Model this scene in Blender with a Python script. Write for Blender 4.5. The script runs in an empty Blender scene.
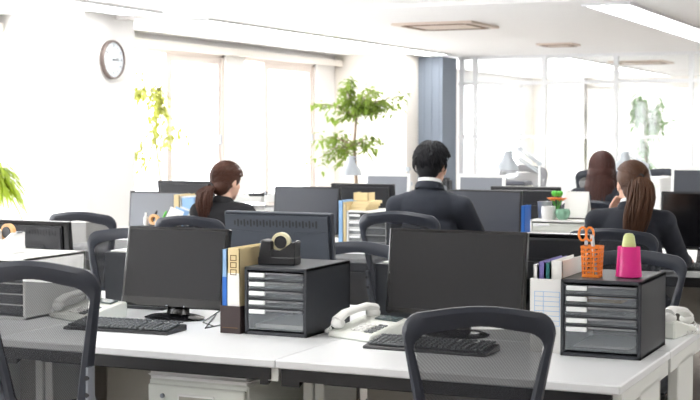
import bpy, bmesh, math, random
from mathutils import Vector, Matrix, Euler
random.seed(7)
PI = math.pi
R = math.radians
SC = bpy.context.scene
COL = SC.collection

# ------------------------------------------------------------------ camera, world, exposure
cam_data = bpy.data.cameras.new('camera')
cam = bpy.data.objects.new('camera', cam_data)
COL.objects.link(cam)
SC.camera = cam
cam_data.sensor_width = 36.0
cam_data.lens = 36.0 * 1390 / 700
cam_data.clip_end = 200
cam.location = (0, 0, 1.45)
cam.rotation_euler = (R(90 - 2.80), 0, math.atan2(635, 1390))
cam_data.dof.use_dof = True
cam_data.dof.focus_distance = 5.0
cam_data.dof.aperture_fstop = 7.0

SC.view_settings.view_transform = 'Standard'
SC.view_settings.look = 'None'
SC.view_settings.gamma = 1
SC.view_settings.use_curve_mapping = False
SC.view_settings.exposure = 0.82

world = bpy.data.worlds.new('daylight')
SC.world = world
world.use_nodes = True
bgn = world.node_tree.nodes['Background']
bgn.inputs[0].default_value = (0.97, 0.98, 1.0, 1)
bgn.inputs[1].default_value = 6.0

LAMP_STRENGTH = 7.0        # the ceiling luminaires' own light


# ------------------------------------------------------------------ materials
MATS = {}


def mat(name, color, rough=0.5, metal=0.0, bump=0.0, bscale=200.0, var=0.0, vscale=8.0, spec=0.5,
        trans=0.0, emit=0.0, coat=0.0):
    if name in MATS:
        return MATS[name]
    m = bpy.data.materials.new(name)
    m.use_nodes = True
    nt = m.node_tree
    b = nt.nodes['Principled BSDF']
    b.inputs['Roughness'].default_value = rough
    b.inputs['Metallic'].default_value = metal
    b.inputs['Specular IOR Level'].default_value = spec
    b.inputs['Coat Weight'].default_value = coat
    tc = nt.nodes.new('ShaderNodeTexCoord')
    nz = nt.nodes.new('ShaderNodeTexNoise')
    nz.inputs['Scale'].default_value = vscale
    nz.inputs['Detail'].default_value = 3
    nt.links.new(tc.outputs['Object'], nz.inputs['Vector'])
    rp = nt.nodes.new('ShaderNodeMix')
    rp.data_type = 'RGBA'
    c = Vector(color)
    v = max(var, 0.01)
    rp.inputs[6].default_value = (*(c * (1 - v)), 1)
    rp.inputs[7].default_value = (*[min(1, q * (1 + v)) for q in c], 1)
    nt.links.new(nz.outputs['Fac'], rp.inputs[0])
    nt.links.new(rp.outputs[2], b.inputs['Base Color'])
    if bump:
        n2 = nt.nodes.new('ShaderNodeTexNoise')
        n2.inputs['Scale'].default_value = bscale
        nt.links.new(tc.outputs['Object'], n2.inputs['Vector'])
        bp = nt.nodes.new('ShaderNodeBump')
        bp.inputs['Strength'].default_value = bump
        bp.inputs['Distance'].default_value = 0.002
        nt.links.new(n2.outputs['Fac'], bp.inputs['Height'])
        nt.links.new(bp.outputs[0], b.inputs['Normal'])
    if emit:
        b.inputs['Emission Color'].default_value = (1, 0.985, 0.96, 1)
        b.inputs['Emission Strength'].default_value = emit
    if trans:
        tr = nt.nodes.new('ShaderNodeBsdfTransparent')
        mx = nt.nodes.new('ShaderNodeMixShader')
        mx.inputs[0].default_value = trans
        out = nt.nodes['Material Output']
        nt.links.new(b.outputs[0], mx.inputs[1])
        nt.links.new(tr.outputs[0], mx.inputs[2])
        nt.links.new(mx.outputs[0], out.inputs[0])
    MATS[name] = m
    return m


def srgb(r, g, b):
    f = lambda v: (v / 255 / 12.92) if v / 255 <= 0.04045 else ((v / 255 + 0.055) / 1.055) ** 2.4
    return (f(r), f(g), f(b))


def netting(name, color, thru):
    """see-through woven chair mesh: the weave is a fine diagonal wave that varies how much shows through"""
    m = mat(name, color, rough=0.8)
    nt = m.node_tree
    mx = [n for n in nt.nodes if n.type == 'MIX_SHADER']
    b = nt.nodes['Principled BSDF']
    tr = nt.nodes.new('ShaderNodeBsdfTransparent')
    mx = nt.nodes.new('ShaderNodeMixShader')
    tc = nt.nodes.new('ShaderNodeTexCoord')
    wv = nt.nodes.new('ShaderNodeTexWave')
    wv.wave_type = 'BANDS'
    wv.bands_direction = 'DIAGONAL'
    wv.inputs['Scale'].default_value = 70
    mr = nt.nodes.new('ShaderNodeMapRange')
    mr.inputs[3].default_value = thru - 0.05
    mr.inputs[4].default_value = thru + 0.05
    nt.links.new(tc.outputs['Object'], wv.inputs['Vector'])
    nt.links.new(wv.outputs['Fac'], mr.inputs[0])
    nt.links.new(mr.outputs[0], mx.inputs[0])
    nt.links.new(b.outputs[0], mx.inputs[1])
    nt.links.new(tr.outputs[0], mx.inputs[2])
    nt.links.new(mx.outputs[0], nt.nodes['Material Output'].inputs[0])
    return m


def leafy(m, amount=.45):
    """thin leaves let daylight through"""
    nt = m.node_tree
    b = nt.nodes['Principled BSDF']
    src = b.inputs['Base Color'].links[0].from_socket
    tl = nt.nodes.new('ShaderNodeBsdfTranslucent')
    mx = nt.nodes.new('ShaderNodeMixShader')
    mx.inputs[0].default_value = amount
    nt.links.new(src, tl.inputs[0])
    nt.links.new(b.outputs[0], mx.inputs[1])
    nt.links.new(tl.outputs[0], mx.inputs[2])
    nt.links.new(mx.outputs[0], nt.nodes['Material Output'].inputs[0])
    return m


def glass(name, tint=(1, 1, 1), refl=0.08):
    m = bpy.data.materials.new(name)
    m.use_nodes = True
    nt = m.node_tree
    nt.nodes.remove(nt.nodes['Principled BSDF'])
    tr = nt.nodes.new('ShaderNodeBsdfTransparent')
    tr.inputs[0].default_value = (*tint, 1)
    gl = nt.nodes.new('ShaderNodeBsdfGlossy')
    gl.inputs['Roughness'].default_value = 0.03
    mx = nt.nodes.new('ShaderNodeMixShader')
    mx.inputs[0].default_value = refl
    nt.links.new(tr.outputs[0], mx.inputs[1])
    nt.links.new(gl.outputs[0], mx.inputs[2])
    nt.links.new(mx.outputs[0], nt.nodes['Material Output'].inputs[0])
    return m


def floor_material():
    m = mat('carpet_tile', srgb(150, 144, 138), rough=0.95, bump=0.6, bscale=400, var=0.12, vscale=60)
    return m


def ceiling_material():
    m = mat('ceiling_board', (0.93, 0.925, 0.92), rough=0.9, bump=0.15, bscale=120, var=0.03, vscale=30)
    return m


M_floor = floor_material()
M_ceil = ceiling_material()
M_wall = mat('wall_paint', (0.86, 0.85, 0.835), rough=0.85, bump=0.1, bscale=150, var=0.01)
M_cream = mat('cream_paint', (0.86, 0.82, 0.76), rough=0.85, bump=0.1, bscale=150, var=0.02)
M_frame = mat('window_aluminium', srgb(218, 208, 202), rough=0.4, metal=0.1)
M_whiteframe = mat('white_aluminium', srgb(232, 234, 236), rough=0.4)
M_greyblue = mat('grey_blue_panel', srgb(126, 136, 150), rough=0.6, var=0.04, vscale=3)
M_glass = glass('window_glass')
M_pglass = glass('partition_glass', (0.97, 0.98, 0.98), 0.06)
M_desk = mat('white_laminate', srgb(232, 234, 236), rough=0.32, var=0.015)
M_deskleg = mat('white_enamel', srgb(226, 228, 224), rough=0.45)
M_darkbeam = mat('dark_steel', srgb(24, 24, 27), rough=0.5)
M_greige = mat('greige_panel', srgb(176, 172, 165), rough=0.6)
M_black = mat('black_plastic', srgb(34, 35, 39), rough=0.38, bump=0.1, bscale=500)
M_gloss = mat('glossy_black', srgb(18, 18, 21), rough=0.15)
M_screen = mat('dark_screen', srgb(28, 28, 31), rough=0.42, spec=0.35)
M_screen2 = mat('hazed_grey_screen', srgb(118, 122, 130), rough=0.35)  # background haze over distant screens, put into the base colour
M_screen3 = mat('hazed_slate_screen', srgb(60, 64, 73), rough=0.35)  # dark distant screens, lightened in the colour to suggest haze
M_navy = mat('navy_plastic', srgb(42, 47, 58), rough=0.4, bump=0.08, bscale=400)
M_net = netting('black_netting', srgb(40, 43, 50), 0.25)
M_lightnet = netting('grey_netting', srgb(150, 150, 154), 0.2)
M_fabric = mat('seat_fabric', srgb(40, 42, 48), rough=0.95, bump=0.5, bscale=700)
M_silver = mat('silver_plastic', srgb(150, 156, 166), rough=0.35, metal=0.4)
M_chrome = mat('chrome', srgb(190, 192, 196), rough=0.2, metal=0.9)
M_org = mat('charcoal_plastic', srgb(46, 49, 55), rough=0.45, bump=0.15, bscale=600)
M_drawer = mat('smoke_clear_plastic', srgb(165, 172, 178), rough=0.15, trans=0.72)
M_label = mat('paper_label', srgb(238, 240, 240), rough=0.5)
M_paper = mat('paper', srgb(240, 240, 236), rough=0.8, var=0.02)
M_brownpaper = mat('manila', srgb(196, 166, 108), rough=0.8)
M_white = mat('white_plastic', srgb(236, 236, 234), rough=0.4)
M_offwhite = mat('ivory_plastic', srgb(224, 227, 220), rough=0.4)
M_key = mat('grey_key', srgb(96, 100, 104), rough=0.5)
M_darkkey = mat('charcoal_key', srgb(52, 53, 57), rough=0.5)
M_lcd = mat('phone_display', srgb(70, 84, 86), rough=0.2)
M_brownbox = mat('dark_brown_board', srgb(62, 50, 50), rough=0.7)
M_beige = mat('beige_board', srgb(228, 208, 160), rough=0.7)
M_kraft = mat('kraft_ink', srgb(122, 92, 52), rough=0.7)
M_blue = mat('blue_board', srgb(40, 110, 200), rough=0.5)
M_ltblue = mat('light_blue_board', srgb(150, 190, 232), rough=0.6)
M_purple = mat('purple_board', srgb(120, 110, 176), rough=0.6)
M_teal = mat('teal_board', srgb(30, 110, 110), rough=0.6)
M_orange = mat('orange_plastic', srgb(250, 144, 52), rough=0.4)
M_pink = mat('pink_plastic', srgb(232, 36, 140), rough=0.25)
M_lime = mat('lime_plastic', srgb(212, 220, 150), rough=0.4)
M_green = mat('green_plastic', srgb(90, 190, 70), rough=0.4)
M_tape = mat('cream_tape', srgb(232, 226, 190), rough=0.4)
M_orangetape = mat('tan_tape', srgb(222, 170, 110), rough=0.4)
M_metalcup = mat('brushed_steel', srgb(180, 184, 188), rough=0.35, metal=0.7)
M_skin = mat('skin', srgb(232, 188, 164), rough=0.5, var=0.03, vscale=20)
M_suit = mat('charcoal_suit', srgb(36, 41, 52), rough=0.85, bump=0.3, bscale=800, var=0.08, vscale=40)
M_suit2 = mat('black_suit', srgb(34, 38, 48), rough=0.85, bump=0.3, bscale=800, var=0.08, vscale=40)
M_blackwear = mat('black_knit', srgb(26, 26, 30), rough=0.9, bump=0.3, bscale=800)
M_shirt = mat('white_shirt', srgb(240, 240, 240), rough=0.8)
M_hairb = mat('black_hair', srgb(22, 23, 28), rough=0.6, spec=.3, var=0.4, vscale=60)
M_hairbr = mat('brown_hair', srgb(80, 52, 42), rough=0.5, spec=.3, var=0.35, vscale=50)
M_hairbr2 = mat('chestnut_hair', srgb(86, 58, 42), rough=0.5, spec=.3, var=0.3, vscale=50)
M_hairbr3 = mat('auburn_brown_hair', srgb(64, 34, 28), rough=0.5, spec=.3, var=0.3, vscale=50)
M_eye = mat('eye_white', srgb(236, 234, 230), rough=0.2)
M_iris = mat('dark_iris', srgb(40, 26, 20), rough=0.2)
M_lip = mat('lip', srgb(190, 110, 100), rough=0.4)
M_leaf = leafy(mat('leaf_green', srgb(142, 166, 74), rough=0.45, var=0.3, vscale=6))
M_leafy = leafy(mat('leaf_yellow_green', srgb(180, 184, 96), rough=0.45, var=0.25, vscale=6, spec=.2), .25)
M_bladeg = leafy(mat('blade_lime', srgb(164, 184, 50), rough=0.45, var=0.25, vscale=6))
M_palm = leafy(mat('pale_leaf', srgb(140, 178, 120), rough=0.5, var=0.2, vscale=6))
M_bark = mat('bark', srgb(150, 130, 112), rough=0.9, bump=0.5, bscale=60, var=0.2)
M_palebark = mat('pale_bark', srgb(206, 196, 176), rough=0.9, bump=0.4, bscale=60, var=0.1)
M_soil = mat('potting_soil', srgb(60, 46, 36), rough=1)
M_pot = mat('white_ceramic', srgb(226, 224, 220), rough=0.35)
M_darkpot = mat('slate_planter', srgb(92, 94, 104), rough=0.5)
M_shade = mat('grey_enamel', srgb(176, 182, 188), rough=0.35, metal=0.2)
M_lampem = mat('lit_diffuser', (1, 1, 1), rough=0.6, emit=LAMP_STRENGTH)
M_clockrim = mat('brown_grey_rim', srgb(120, 108, 104), rough=0.35, metal=0.3)
M_clockface = mat('clock_face', srgb(228, 236, 244), rough=0.4)
M_case = mat('slate_plastic', srgb(66, 72, 82), rough=0.5, bump=0.1, bscale=500)
M_ink = mat('black_ink', srgb(40, 40, 44), rough=0.5)
M_vent = mat('vent_slot', srgb(120, 96, 76), rough=0.7)
M_ventplate = mat('vent_plate', srgb(226, 212, 200), rough=0.6)
M_rubber = mat('rubber', srgb(28, 28, 30), rough=0.8)
M_cable = mat('grey_cable', srgb(60, 70, 66), rough=0.5)


# ------------------------------------------------------------------ helpers
class MB:
    """collects shapes, then links them as one mesh object"""

    def __init__(s):
        s.bm = bmesh.new()

    def box(s, x0, x1, y0, y1, z0, z1, bev=0.0, M=None, seg=1):
        bm2 = bmesh.new()
        bmesh.ops.create_cube(bm2, size=1)
        for v in bm2.verts:
            v.co = Vector(((x0 + x1) / 2 + v.co.x * (x1 - x0), (y0 + y1) / 2 + v.co.y * (y1 - y0),
                           (z0 + z1) / 2 + v.co.z * (z1 - z0)))
        if bev:
            bmesh.ops.bevel(bm2, geom=bm2.edges[:], offset=bev, segments=seg, affect='EDGES')
        s._join(bm2, M)
        return s

    def _join(s, bm2, M=None):
        if M is not None:
            bmesh.ops.transform(bm2, matrix=M, verts=bm2.verts)
        me = bpy.data.meshes.new('tmp')
        bm2.to_mesh(me)
        bm2.free()
        s.bm.from_mesh(me)
        bpy.data.meshes.remove(me)

    def cyl(s, p0, p1, r0, r1=None, n=16, caps=True):
        r1 = r0 if r1 is None else r1
        p0, p1 = Vector(p0), Vector(p1)
        d = p1 - p0
        q = d.to_track_quat('Z', 'Y')
        bm2 = bmesh.new()
        bmesh.ops.create_cone(bm2, cap_ends=caps, segments=n, radius1=r0, radius2=r1, depth=d.length)
        s._join(bm2, Matrix.Translation((p0 + p1) / 2) @ q.to_matrix().to_4x4())
        return s

    def ball(s, c, r, u=16, v=10, M=None):
        bm2 = bmesh.new()
        bmesh.ops.create_uvsphere(bm2, u_segments=u, v_segments=v, radius=1)
        r = (r, r, r) if isinstance(r, (int, float)) else r
        T = Matrix.Translation(c) @ (M if M is not None else Matrix()) @ Matrix.Diagonal((*r, 1))
        s._join(bm2, T)
        return s

    def cap(s, p0, p1, r0, r1, n=14):
        s.ball(p0, r0, n, 8)
        s.ball(p1, r1, n, 8)
        if (Vector(p1) - Vector(p0)).length > 1e-4:
            s.cyl(p0, p1, r0, r1, n)
        return s

    def tube(s, pts, rad, n=8, closed=False, flat=None, up=None):
        """swept tube; rad number or list; flat=(w,h) gives an elliptical section"""
        pts = [Vector(p) for p in pts]
        L = len(pts)
        rings = []
        prev = None
        for i, p in enumerate(pts):
            a = pts[(i - 1) % L] if (closed or i > 0) else p
            b = pts[(i + 1) % L] if (closed or i < L - 1) else p
            t = (b - a).normalized()
            if up is not None:
                u = Vector(up)
            elif prev is not None:
                u = prev
            else:
                u = Vector((0, 0, 1)) if abs(t.z) < 0.9 else Vector((1, 0, 0))
            side = t.cross(u)
            if side.length < 1e-5:
                side = t.cross(Vector((0, 1, 0.01)))
            side.normalize()
            u2 = side.cross(t).normalized()
            prev = u2
            r = rad[i] if isinstance(rad, (list, tuple)) else rad
            w, h = (r, r) if flat is None else (r * flat[0], r * flat[1])
            ring = []
            for k in range(n):
                an = 2 * PI * k / n + PI / n
                ring.append(s.bm.verts.new(p + side * math.cos(an) * w + u2 * math.sin(an) * h))
            rings.append(ring)
        m = L if closed else L - 1
        for i in range(m):
            A, B = rings[i], rings[(i + 1) % L]
            for k in range(n):
                try:
                    s.bm.faces.new((A[k], A[(k + 1) % n], B[(k + 1) % n], B[k]))
                except ValueError:
                    pass
        if not closed:
            s.bm.faces.new(rings[0][::-1])
            s.bm.faces.new(rings[-1])
        return s

    def lathe(s, prof, c=(0, 0, 0), n=24, M=None):
        bm2 = bmesh.new()
        rings = []
        for r, z in prof:
            rings.append([bm2.verts.new((c[0] + r * math.cos(2 * PI * k / n), c[1] + r * math.sin(2 * PI * k / n),
                                         c[2] + z)) for k in range(n)])
        for A, B in zip(rings, rings[1:]):
            for k in range(n):
                bm2.faces.new((A[k], A[(k + 1) % n], B[(k + 1) % n], B[k]))
        bmesh.ops.remove_doubles(bm2, verts=bm2.verts, dist=1e-5)
        s._join(bm2, M)
        return s

    def prism(s, poly, axis, a, b, bev=0.0):
        """polygon in the plane across axis, extruded from a to b"""
        bm2 = bmesh.new()

        def P(u, v, w):
            return {'x': (w, u, v), 'y': (u, w, v), 'z': (u, v, w)}[axis]
        A = [bm2.verts.new(P(u, v, a)) for u, v in poly]
        B = [bm2.verts.new(P(u, v, b)) for u, v in poly]
        bm2.faces.new(A)
        bm2.faces.new(B[::-1])
        n = len(poly)
        for k in range(n):
            bm2.faces.new((A[k], B[k], B[(k + 1) % n], A[(k + 1) % n]))
        if bev:
            bmesh.ops.bevel(bm2, geom=bm2.edges[:], offset=bev, segments=1, affect='EDGES')
        s._join(bm2)
        return s

    def build(s, name, m, parent=None, smooth=True, loc=None, M=None):
        bmesh.ops.recalc_face_normals(s.bm, faces=s.bm.faces)
        me = bpy.data.meshes.new(name)
        s.bm.to_mesh(me)
        s.bm.free()
        return link(name, me, m, parent, smooth, loc, M)


def link(name, me, m, parent=None, smooth=True, loc=None, M=None):
    if m is not None:
        me.materials.clear()
        me.materials.append(m)
    if smooth:
        me.set_sharp_from_angle(angle=R(38))
        for p in me.polygons:
            p.use_smooth = True
    o = bpy.data.objects.new(name, me)
    COL.objects.link(o)
    if parent:
        o.parent = parent
    if M is not None:
        o.matrix_local = M
    if loc:
        o.location = loc
    return o


def thing(name, label, cat, loc=(0, 0, 0), rz=0.0, group=None):
    o = bpy.data.objects.new(name, None)
    COL.objects.link(o)
    o.empty_display_size = 0.1
    o.location = loc
    o.rotation_euler = (0, 0, rz)
    return tag(o, label, cat, group)


def tag(o, label, cat, group=None, kind=None):
    o['label'] = label
    o['category'] = cat
    if group:
        o['group'] = group
    if kind:
        o['kind'] = kind
    return o


def struct(o):
    o['kind'] = 'structure'
    return o


def copy_tree(o, parent=None):
    c = o.copy()
    COL.objects.link(c)
    c.parent = parent
    for ch in list(o.children):
        copy_tree(ch, c)
    return c


def put(src, used, loc, rz, label, group=None):
    """the first call moves the source itself, the later ones copy it with its parts"""
    o = src if not used else copy_tree(src)
    used.append(1)
    o.location = loc
    o.rotation_euler = (0, 0, rz)
    o['label'] = label
    if group:
        o['group'] = group
    elif 'group' in o:
        del o['group']
    return o


# ------------------------------------------------------------------ the room
ZC = 2.52
XL, XR = -8.3, 5.0
YB, YP, YF = -3.0, 18.7, 27.0
struct(MB().box(XL - .3, XR + .2, YB - .2, YF + .2, -.1, 0).build('floor', M_floor, smooth=False))
struct(MB().box(XL - .3, XR + .2, YB - .2, YF + .2, ZC, ZC + .15).build('ceiling', M_ceil, smooth=False))
struct(MB().box(-7.29, XR, 10.78, 10.95, ZC - .035, ZC + .01).build('ceiling_beam', M_ceil, smooth=False))

# window wall: solid pieces around the openings (one mesh), the openings get windows
OPEN = [(-2.0, 1.4), (1.9, 5.4), (5.9, 10.2), (11.12, 14.6), (15.05, 17.08), (19.2, 22.4), (23.0, 26.4)]  # last two openings are added to bring light into the far room
ZS, ZT = 0.45, 2.38
w = MB()
edges = [YB] + [v for o_ in OPEN for v in o_] + [YF]
w.box(XL - .22, XL, YB, YF, 0, ZS)
w.box(XL - .22, XL, YB, YF, ZT, ZC)
for k in range(0, len(edges), 2):
    w.box(XL - .22, XL, edges[k], edges[k + 1], ZS, ZT)
struct(w.build('wall_left', M_wall, smooth=False))
struct(MB().box(XR, XR + .2, YB, YF, 0, ZC).build('wall_right', M_wall, smooth=False))
struct(MB().box(XL, XR, YB - .2, YB, 0, ZC).build('wall_front', M_wall, smooth=False))
struct(MB().box(XL, XR, YF, YF + .2, 0, ZC).build('wall_back', M_cream, smooth=False))
struct(MB().box(XL, -7.3, 10.3, 11.1, 0, ZC, bev=.006).build('wall_column', M_wall, smooth=False))
struct(MB().box(XL, -7.22, 17.66, 18.5, 0, ZC, bev=.006).build('wall_corner_column', M_cream, smooth=False))
g = MB().box(-7.22, -6.86, 18.1, 18.66, 0, ZC - .03)
for k in range(3):
    g.box(-7.14 + k * .11, -7.125 + k * .11, 18.09, 18.1, 0, ZC - .03)
struct(g.build('wall_grey_column', M_greyblue, smooth=False))
for side, (a, b, c, d) in {'left': (XL, XL + .012, YB, 10.3), 'back': (XL, XR, YF - .012, YF), 'right': (XR - .012, XR, YB, YF)}.items():
    struct(MB().box(a, b, c, d, 0, .07).build('baseboard_' + side, M_greige, smooth=False))

# windows: aluminium frame, centre stile, glass
for n, ((a, b), mid) in enumerate(zip(OPEN, (-.3, 3.6, 8.0, 13.38, 15.70, 20.8, 24.7))):
    t = bpy.data.objects.new('window_%d' % (n + 1), None)
    COL.objects.link(t)
    t.location = (XL, (a + b) / 2, ZS)
    struct(t)
    cy = (a + b) / 2
    f = MB()
    h = ZT - ZS
    for y in (a - cy + .03, b - cy - .03):
        f.box(-.10, -.03, y - .03, y + .03, 0, h)
    f.box(-.10, -.03, a - cy, b - cy, 0, .05).box(-.10, -.03, a - cy, b - cy, h - .05, h)
    f.box(-.12, -.04, mid - cy - .06, mid - cy + .06, .04, h - .04)
    f.box(-.11, -.045, mid - cy, b - cy - .04, h - .13, h - .04).box(-.11, -.045, mid - cy, b - cy - .04, .04, .12)
    f.box(-.09, -.05, b - cy - .12, b - cy - .06, .04, h - .04)
    fo = f.build('window_frame', M_frame if b < YP else M_whiteframe, t, smooth=False)
    MB().box(-.076, -.07, a - cy + .05, b - cy - .05, .05, h - .05).build('window_glass', M_glass, t, smooth=False)
    MB().box(-.03, .05, a - cy - .02, b - cy + .02, -.03, 0).build('window_sill', M_whiteframe, t, smooth=False)
    MB().box(-.05, -.02, b - cy - .1, b - cy - .08, .85, .97, bev=.004).build('window_latch', M_silver, t)
# curtain rail boxes over the windows
for n, (a, b) in enumerate(((-2.2, 10.28), (11.12, 17.64))):
    struct(MB().box(XL, XL + .12, a, b, 2.385, 2.44).box(XL + .1, XL + .13, a, b, 2.36, 2.445).build('trim_%d' % (n + 1), M_cream, smooth=False))

# glazed partition across the back
p = MB()
xs = [-6.80] + [-6.60 + k * 1.01 for k in range(12)]
for x in xs:
    p.box(x - .03, x + .03, YP, YP + .06, 0, ZC)
p.box(-6.85, XR, YP + .002, YP + .058, 2.11, 2.16).box(-6.85, XR, YP + .002, YP + .058, 1.36, 1.40)
p.box(-6.85, XR, YP + .002, YP + .058, ZC - .04, ZC)
p.box(-6.85, XR, YP + .01, YP + .05, 0, .78)
part_o = struct(p.build('wall_partition', M_whiteframe, smooth=False))
pg = MB().box(-6.8, XR, YP + .027, YP + .033, .78, ZC - .04)
struct(pg.build('partition_glass', M_pglass, smooth=False))
# pilasters and pale blinds along the far room's end wall
q = MB()
for x0, x1 in ((-7.6, -7.2), (-5.0, -4.45), (-1.8, -1.3), (1.5, 2.0)):
    q.box(x0, x1, 26.8, YF, 0, ZC)
struct(q.build('trim_3', M_wall, smooth=False))
for n, (x0, x1) in enumerate(((-7.15, -5.05), (-4.4, -1.85), (-1.25, 1.45))):
    bl = MB()
    k = x0
    while k < x1 - .05:
        bl.box(k, k + .115, 26.9, 26.92, .5, 2.3)
        k += .125
    tag(bl.build('vertical_blind', M_paper, smooth=False),
        ('white vertical blind on the far room wall, nearest the grey column', 'white vertical blind in the middle of the far room wall',
         'white vertical blind behind the potted palm at the right')[n], 'blind')

# ------------------------------------------------------------------ ceiling luminaires
LUM = [(-6.88, 11.4, 17.95, 'long white ceiling light strip running beside the windows towards the corner tree'),
       (-2.88, 11.4, 18.5, 'long bright ceiling light strip at the upper right of the office'),
       (-6.88, 4.0, 10.6, 'ceiling light strip in the near bay by the clock column'),
       (-2.88, 3.0, 10.6, 'ceiling light strip right over the front and middle desks, above the picture'),
       (-2.88, -2.0, 2.2, 'ceiling light strip over the viewer, above the picture'),
       (-6.88, -2.0, 3.2, 'nearest ceiling light strip along the windows, left of the picture'),
       (1.2, 3.0, 10.6, 'ceiling light strip right of the desks in the near bay, outside the picture'),
       (1.2, 11.4, 18.5, 'ceiling light strip in the far bay, right of the picture'),
       (1.2, -2.0, 2.2, 'ceiling light strip behind and right of the viewer'),
       (-5.6, 19.4, 26.4, 'ceiling light strip beyond the glass partition, nearer the grey column'),
       (-3.35, 19.4, 26.4, 'ceiling light strip beyond the glass partition, above the potted palm'),
       (.6, 19.4, 26.4, 'ceiling light strip beyond the glass partition, right of the picture')]
for x, a, b, lb in LUM:
    t = thing('ceiling_light', lb or 'white strip light recessed in the office ceiling out of the picture', 'ceiling light',
              (x, (a + b) / 2, ZC), group='strip lights in the office ceiling')
    L = (b - a) / 2
    f = MB()
    f.box(-.21, -.175, -L, L, -.022, 0).box(.175, .21, -L, L, -.022, 0).box(-.175, .175, -L, -L + .035, -.022, 0).box(-.175, .175, L - .035, L, -.022, 0)
    f.box(-.012, .012, -L + .035, L - .035, -.022, 0)
    f.build('housing', M_whiteframe, t, smooth=False)
    d = MB()
    d.box(-.175, -.012, -L + .035, L - .035, -.014, -.002).box(.012, .175, -L + .035, L - .035, -.014, -.002)
    d.build('diffuser', M_lampem, t, smooth=False)


# ceiling air units
def cassette(loc, size, label):
    t = thing('ceiling_air_unit', label, 'air conditioner', loc, group='air units in the ceiling')
    h = size / 2
    MB().box(-h, h, -h, h, -.022, 0, bev=.009, seg=2).build('panel', M_ventplate, t)
    MB().box(-h * .45, h * .45, -h * .45, h * .45, -.028, -.022).build('intake_grille', M_ventplate, t, smooth=False)
    for k in range(4):
        a = k * PI / 2
        M = Matrix.Rotation(a, 4, 'Z')
        MB().box(-h * .72, h * .72, h * .72, h * .84, -.029, -.022, M=M).build('air_slot', M_vent, t, smooth=False)


cassette((-4.93, 13.1, ZC), .85, 'large square air unit in the ceiling, nearest of the ceiling vents')
cassette((-4.75, 16.5, ZC), .45, 'small air vent in the ceiling just before the glass partition')
cassette((-4.8, 21.2, ZC), .85, 'air unit in the ceiling beyond the glass partition')

# ------------------------------------------------------------------ wall clock
ck = thing('wall_clock', 'round wall clock with brown-grey rim and pale face on the column', 'clock', (-7.3, 10.70, 2.11))
Rx = Matrix.Rotation(R(90), 4, 'Y')
MB().lathe([(.0, 0), (.168, 0), (.178, .01), (.178, .04), (.170, .05), (.160, .048), (.158, .034), (0, .034)], M=Rx, n=48).build('rim', M_clockrim, ck)
MB().lathe([(0, .0345), (.158, .0345), (.158, .036), (0, .036)], M=Rx, n=48).build('face', M_clockface, ck)
hands = [('hour_hand', .08, R(-82), .004), ('minute_hand', .09, R(-94), .003)]
for nm, ln, an, wd in hands:
    h = MB().box(.037, .040, -wd, wd, -.02, ln)
    h.build(nm, M_ink, ck, smooth=False, M=Matrix.Rotation(an, 4, 'X'))
MB().ball((.04, 0, 0), (.006, .01, .01)).build('hub', M_ink, ck)
tk = MB()
for k in range(60):
    ln = .012 if k % 5 == 0 else .006
    tk.box(.0365, .0375, -.0012, .0012, .150 - ln, .150, M=Matrix.Rotation(2 * PI * k / 60, 4, 'X'))
tk.build('minute_marks', M_ink, ck, smooth=False)
for k in range(1, 13):
    cu = bpy.data.curves.new('numeral', 'FONT')
    cu.body = str(k)
    cu.size = .034
    cu.extrude = .0006
    cu.align_x = 'CENTER'
    cu.align_y = 'CENTER'
    tmp = bpy.data.objects.new('numeral', cu)
    COL.objects.link(tmp)
    me = bpy.data.meshes.new_from_object(tmp)
    bpy.data.objects.remove(tmp)
    a = 2 * PI * k / 12
    # seen from +X, clockwise is towards +Y
    M = Matrix.Translation((.037, math.sin(a) * .122, math.cos(a) * .122)) @ Matrix.Rotation(R(90), 4, 'Z') @ Matrix.Rotation(R(90), 4, 'X')
    link('numeral', me, M_ink, ck, smooth=False, M=M)


# ------------------------------------------------------------------ desks
def make_desk(wd=1.12, dp=.70):
    """origin on the floor at the middle of the user's edge, user sits at -y"""
    t = thing('office_desk', 'white desk', 'desk')
    MB().box(-wd / 2 + .001, wd / 2 - .001, 0, dp - .002, .692, .72, bev=.004).build('desktop', M_desk, t, smooth=False)
    MB().box(-wd / 2 + .03, wd / 2 - .03, .02, .06, .650, .692).build('front_rail', M_darkbeam, t, smooth=False)
    MB().box(-wd / 2 + .12, wd / 2 - .05, .10, .26, .63, .665, bev=.004).box(-wd / 2 + .2, -wd / 2 + .24, .06, .12, .655, .69).build('cable_tray', M_darkbeam, t, smooth=False)
    for s in (-1, 1):
        x = s * (wd / 2 - .022)
        MB().box(x - .018, x + .018, .28, .55, .02, .66, bev=.004).build('leg', M_deskleg, t, smooth=False)
        MB().box(x - .018, x + .018, .13 if s < 0 else .03, dp - .02, .645, .692).build('side_beam', M_deskleg, t, smooth=False)
        MB().box(x - .022, x + .022, .06, .68, 0, .03, bev=.004).build('foot', M_deskleg, t, smooth=False)
        MB().prism([(.03, .69), (.13, .69), (.13, .67), (.03, .63)], 'x', x - .05 if s > 0 else x - .015, x - .019 if s > 0 else x + .05).build('bracket', M_darkbeam, t, smooth=False)
    MB().box(-wd / 2 + .05, wd / 2 - .05, .62, .64, .25, .69).build('modesty_panel', M_greige, t, smooth=False)
    return t


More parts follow.
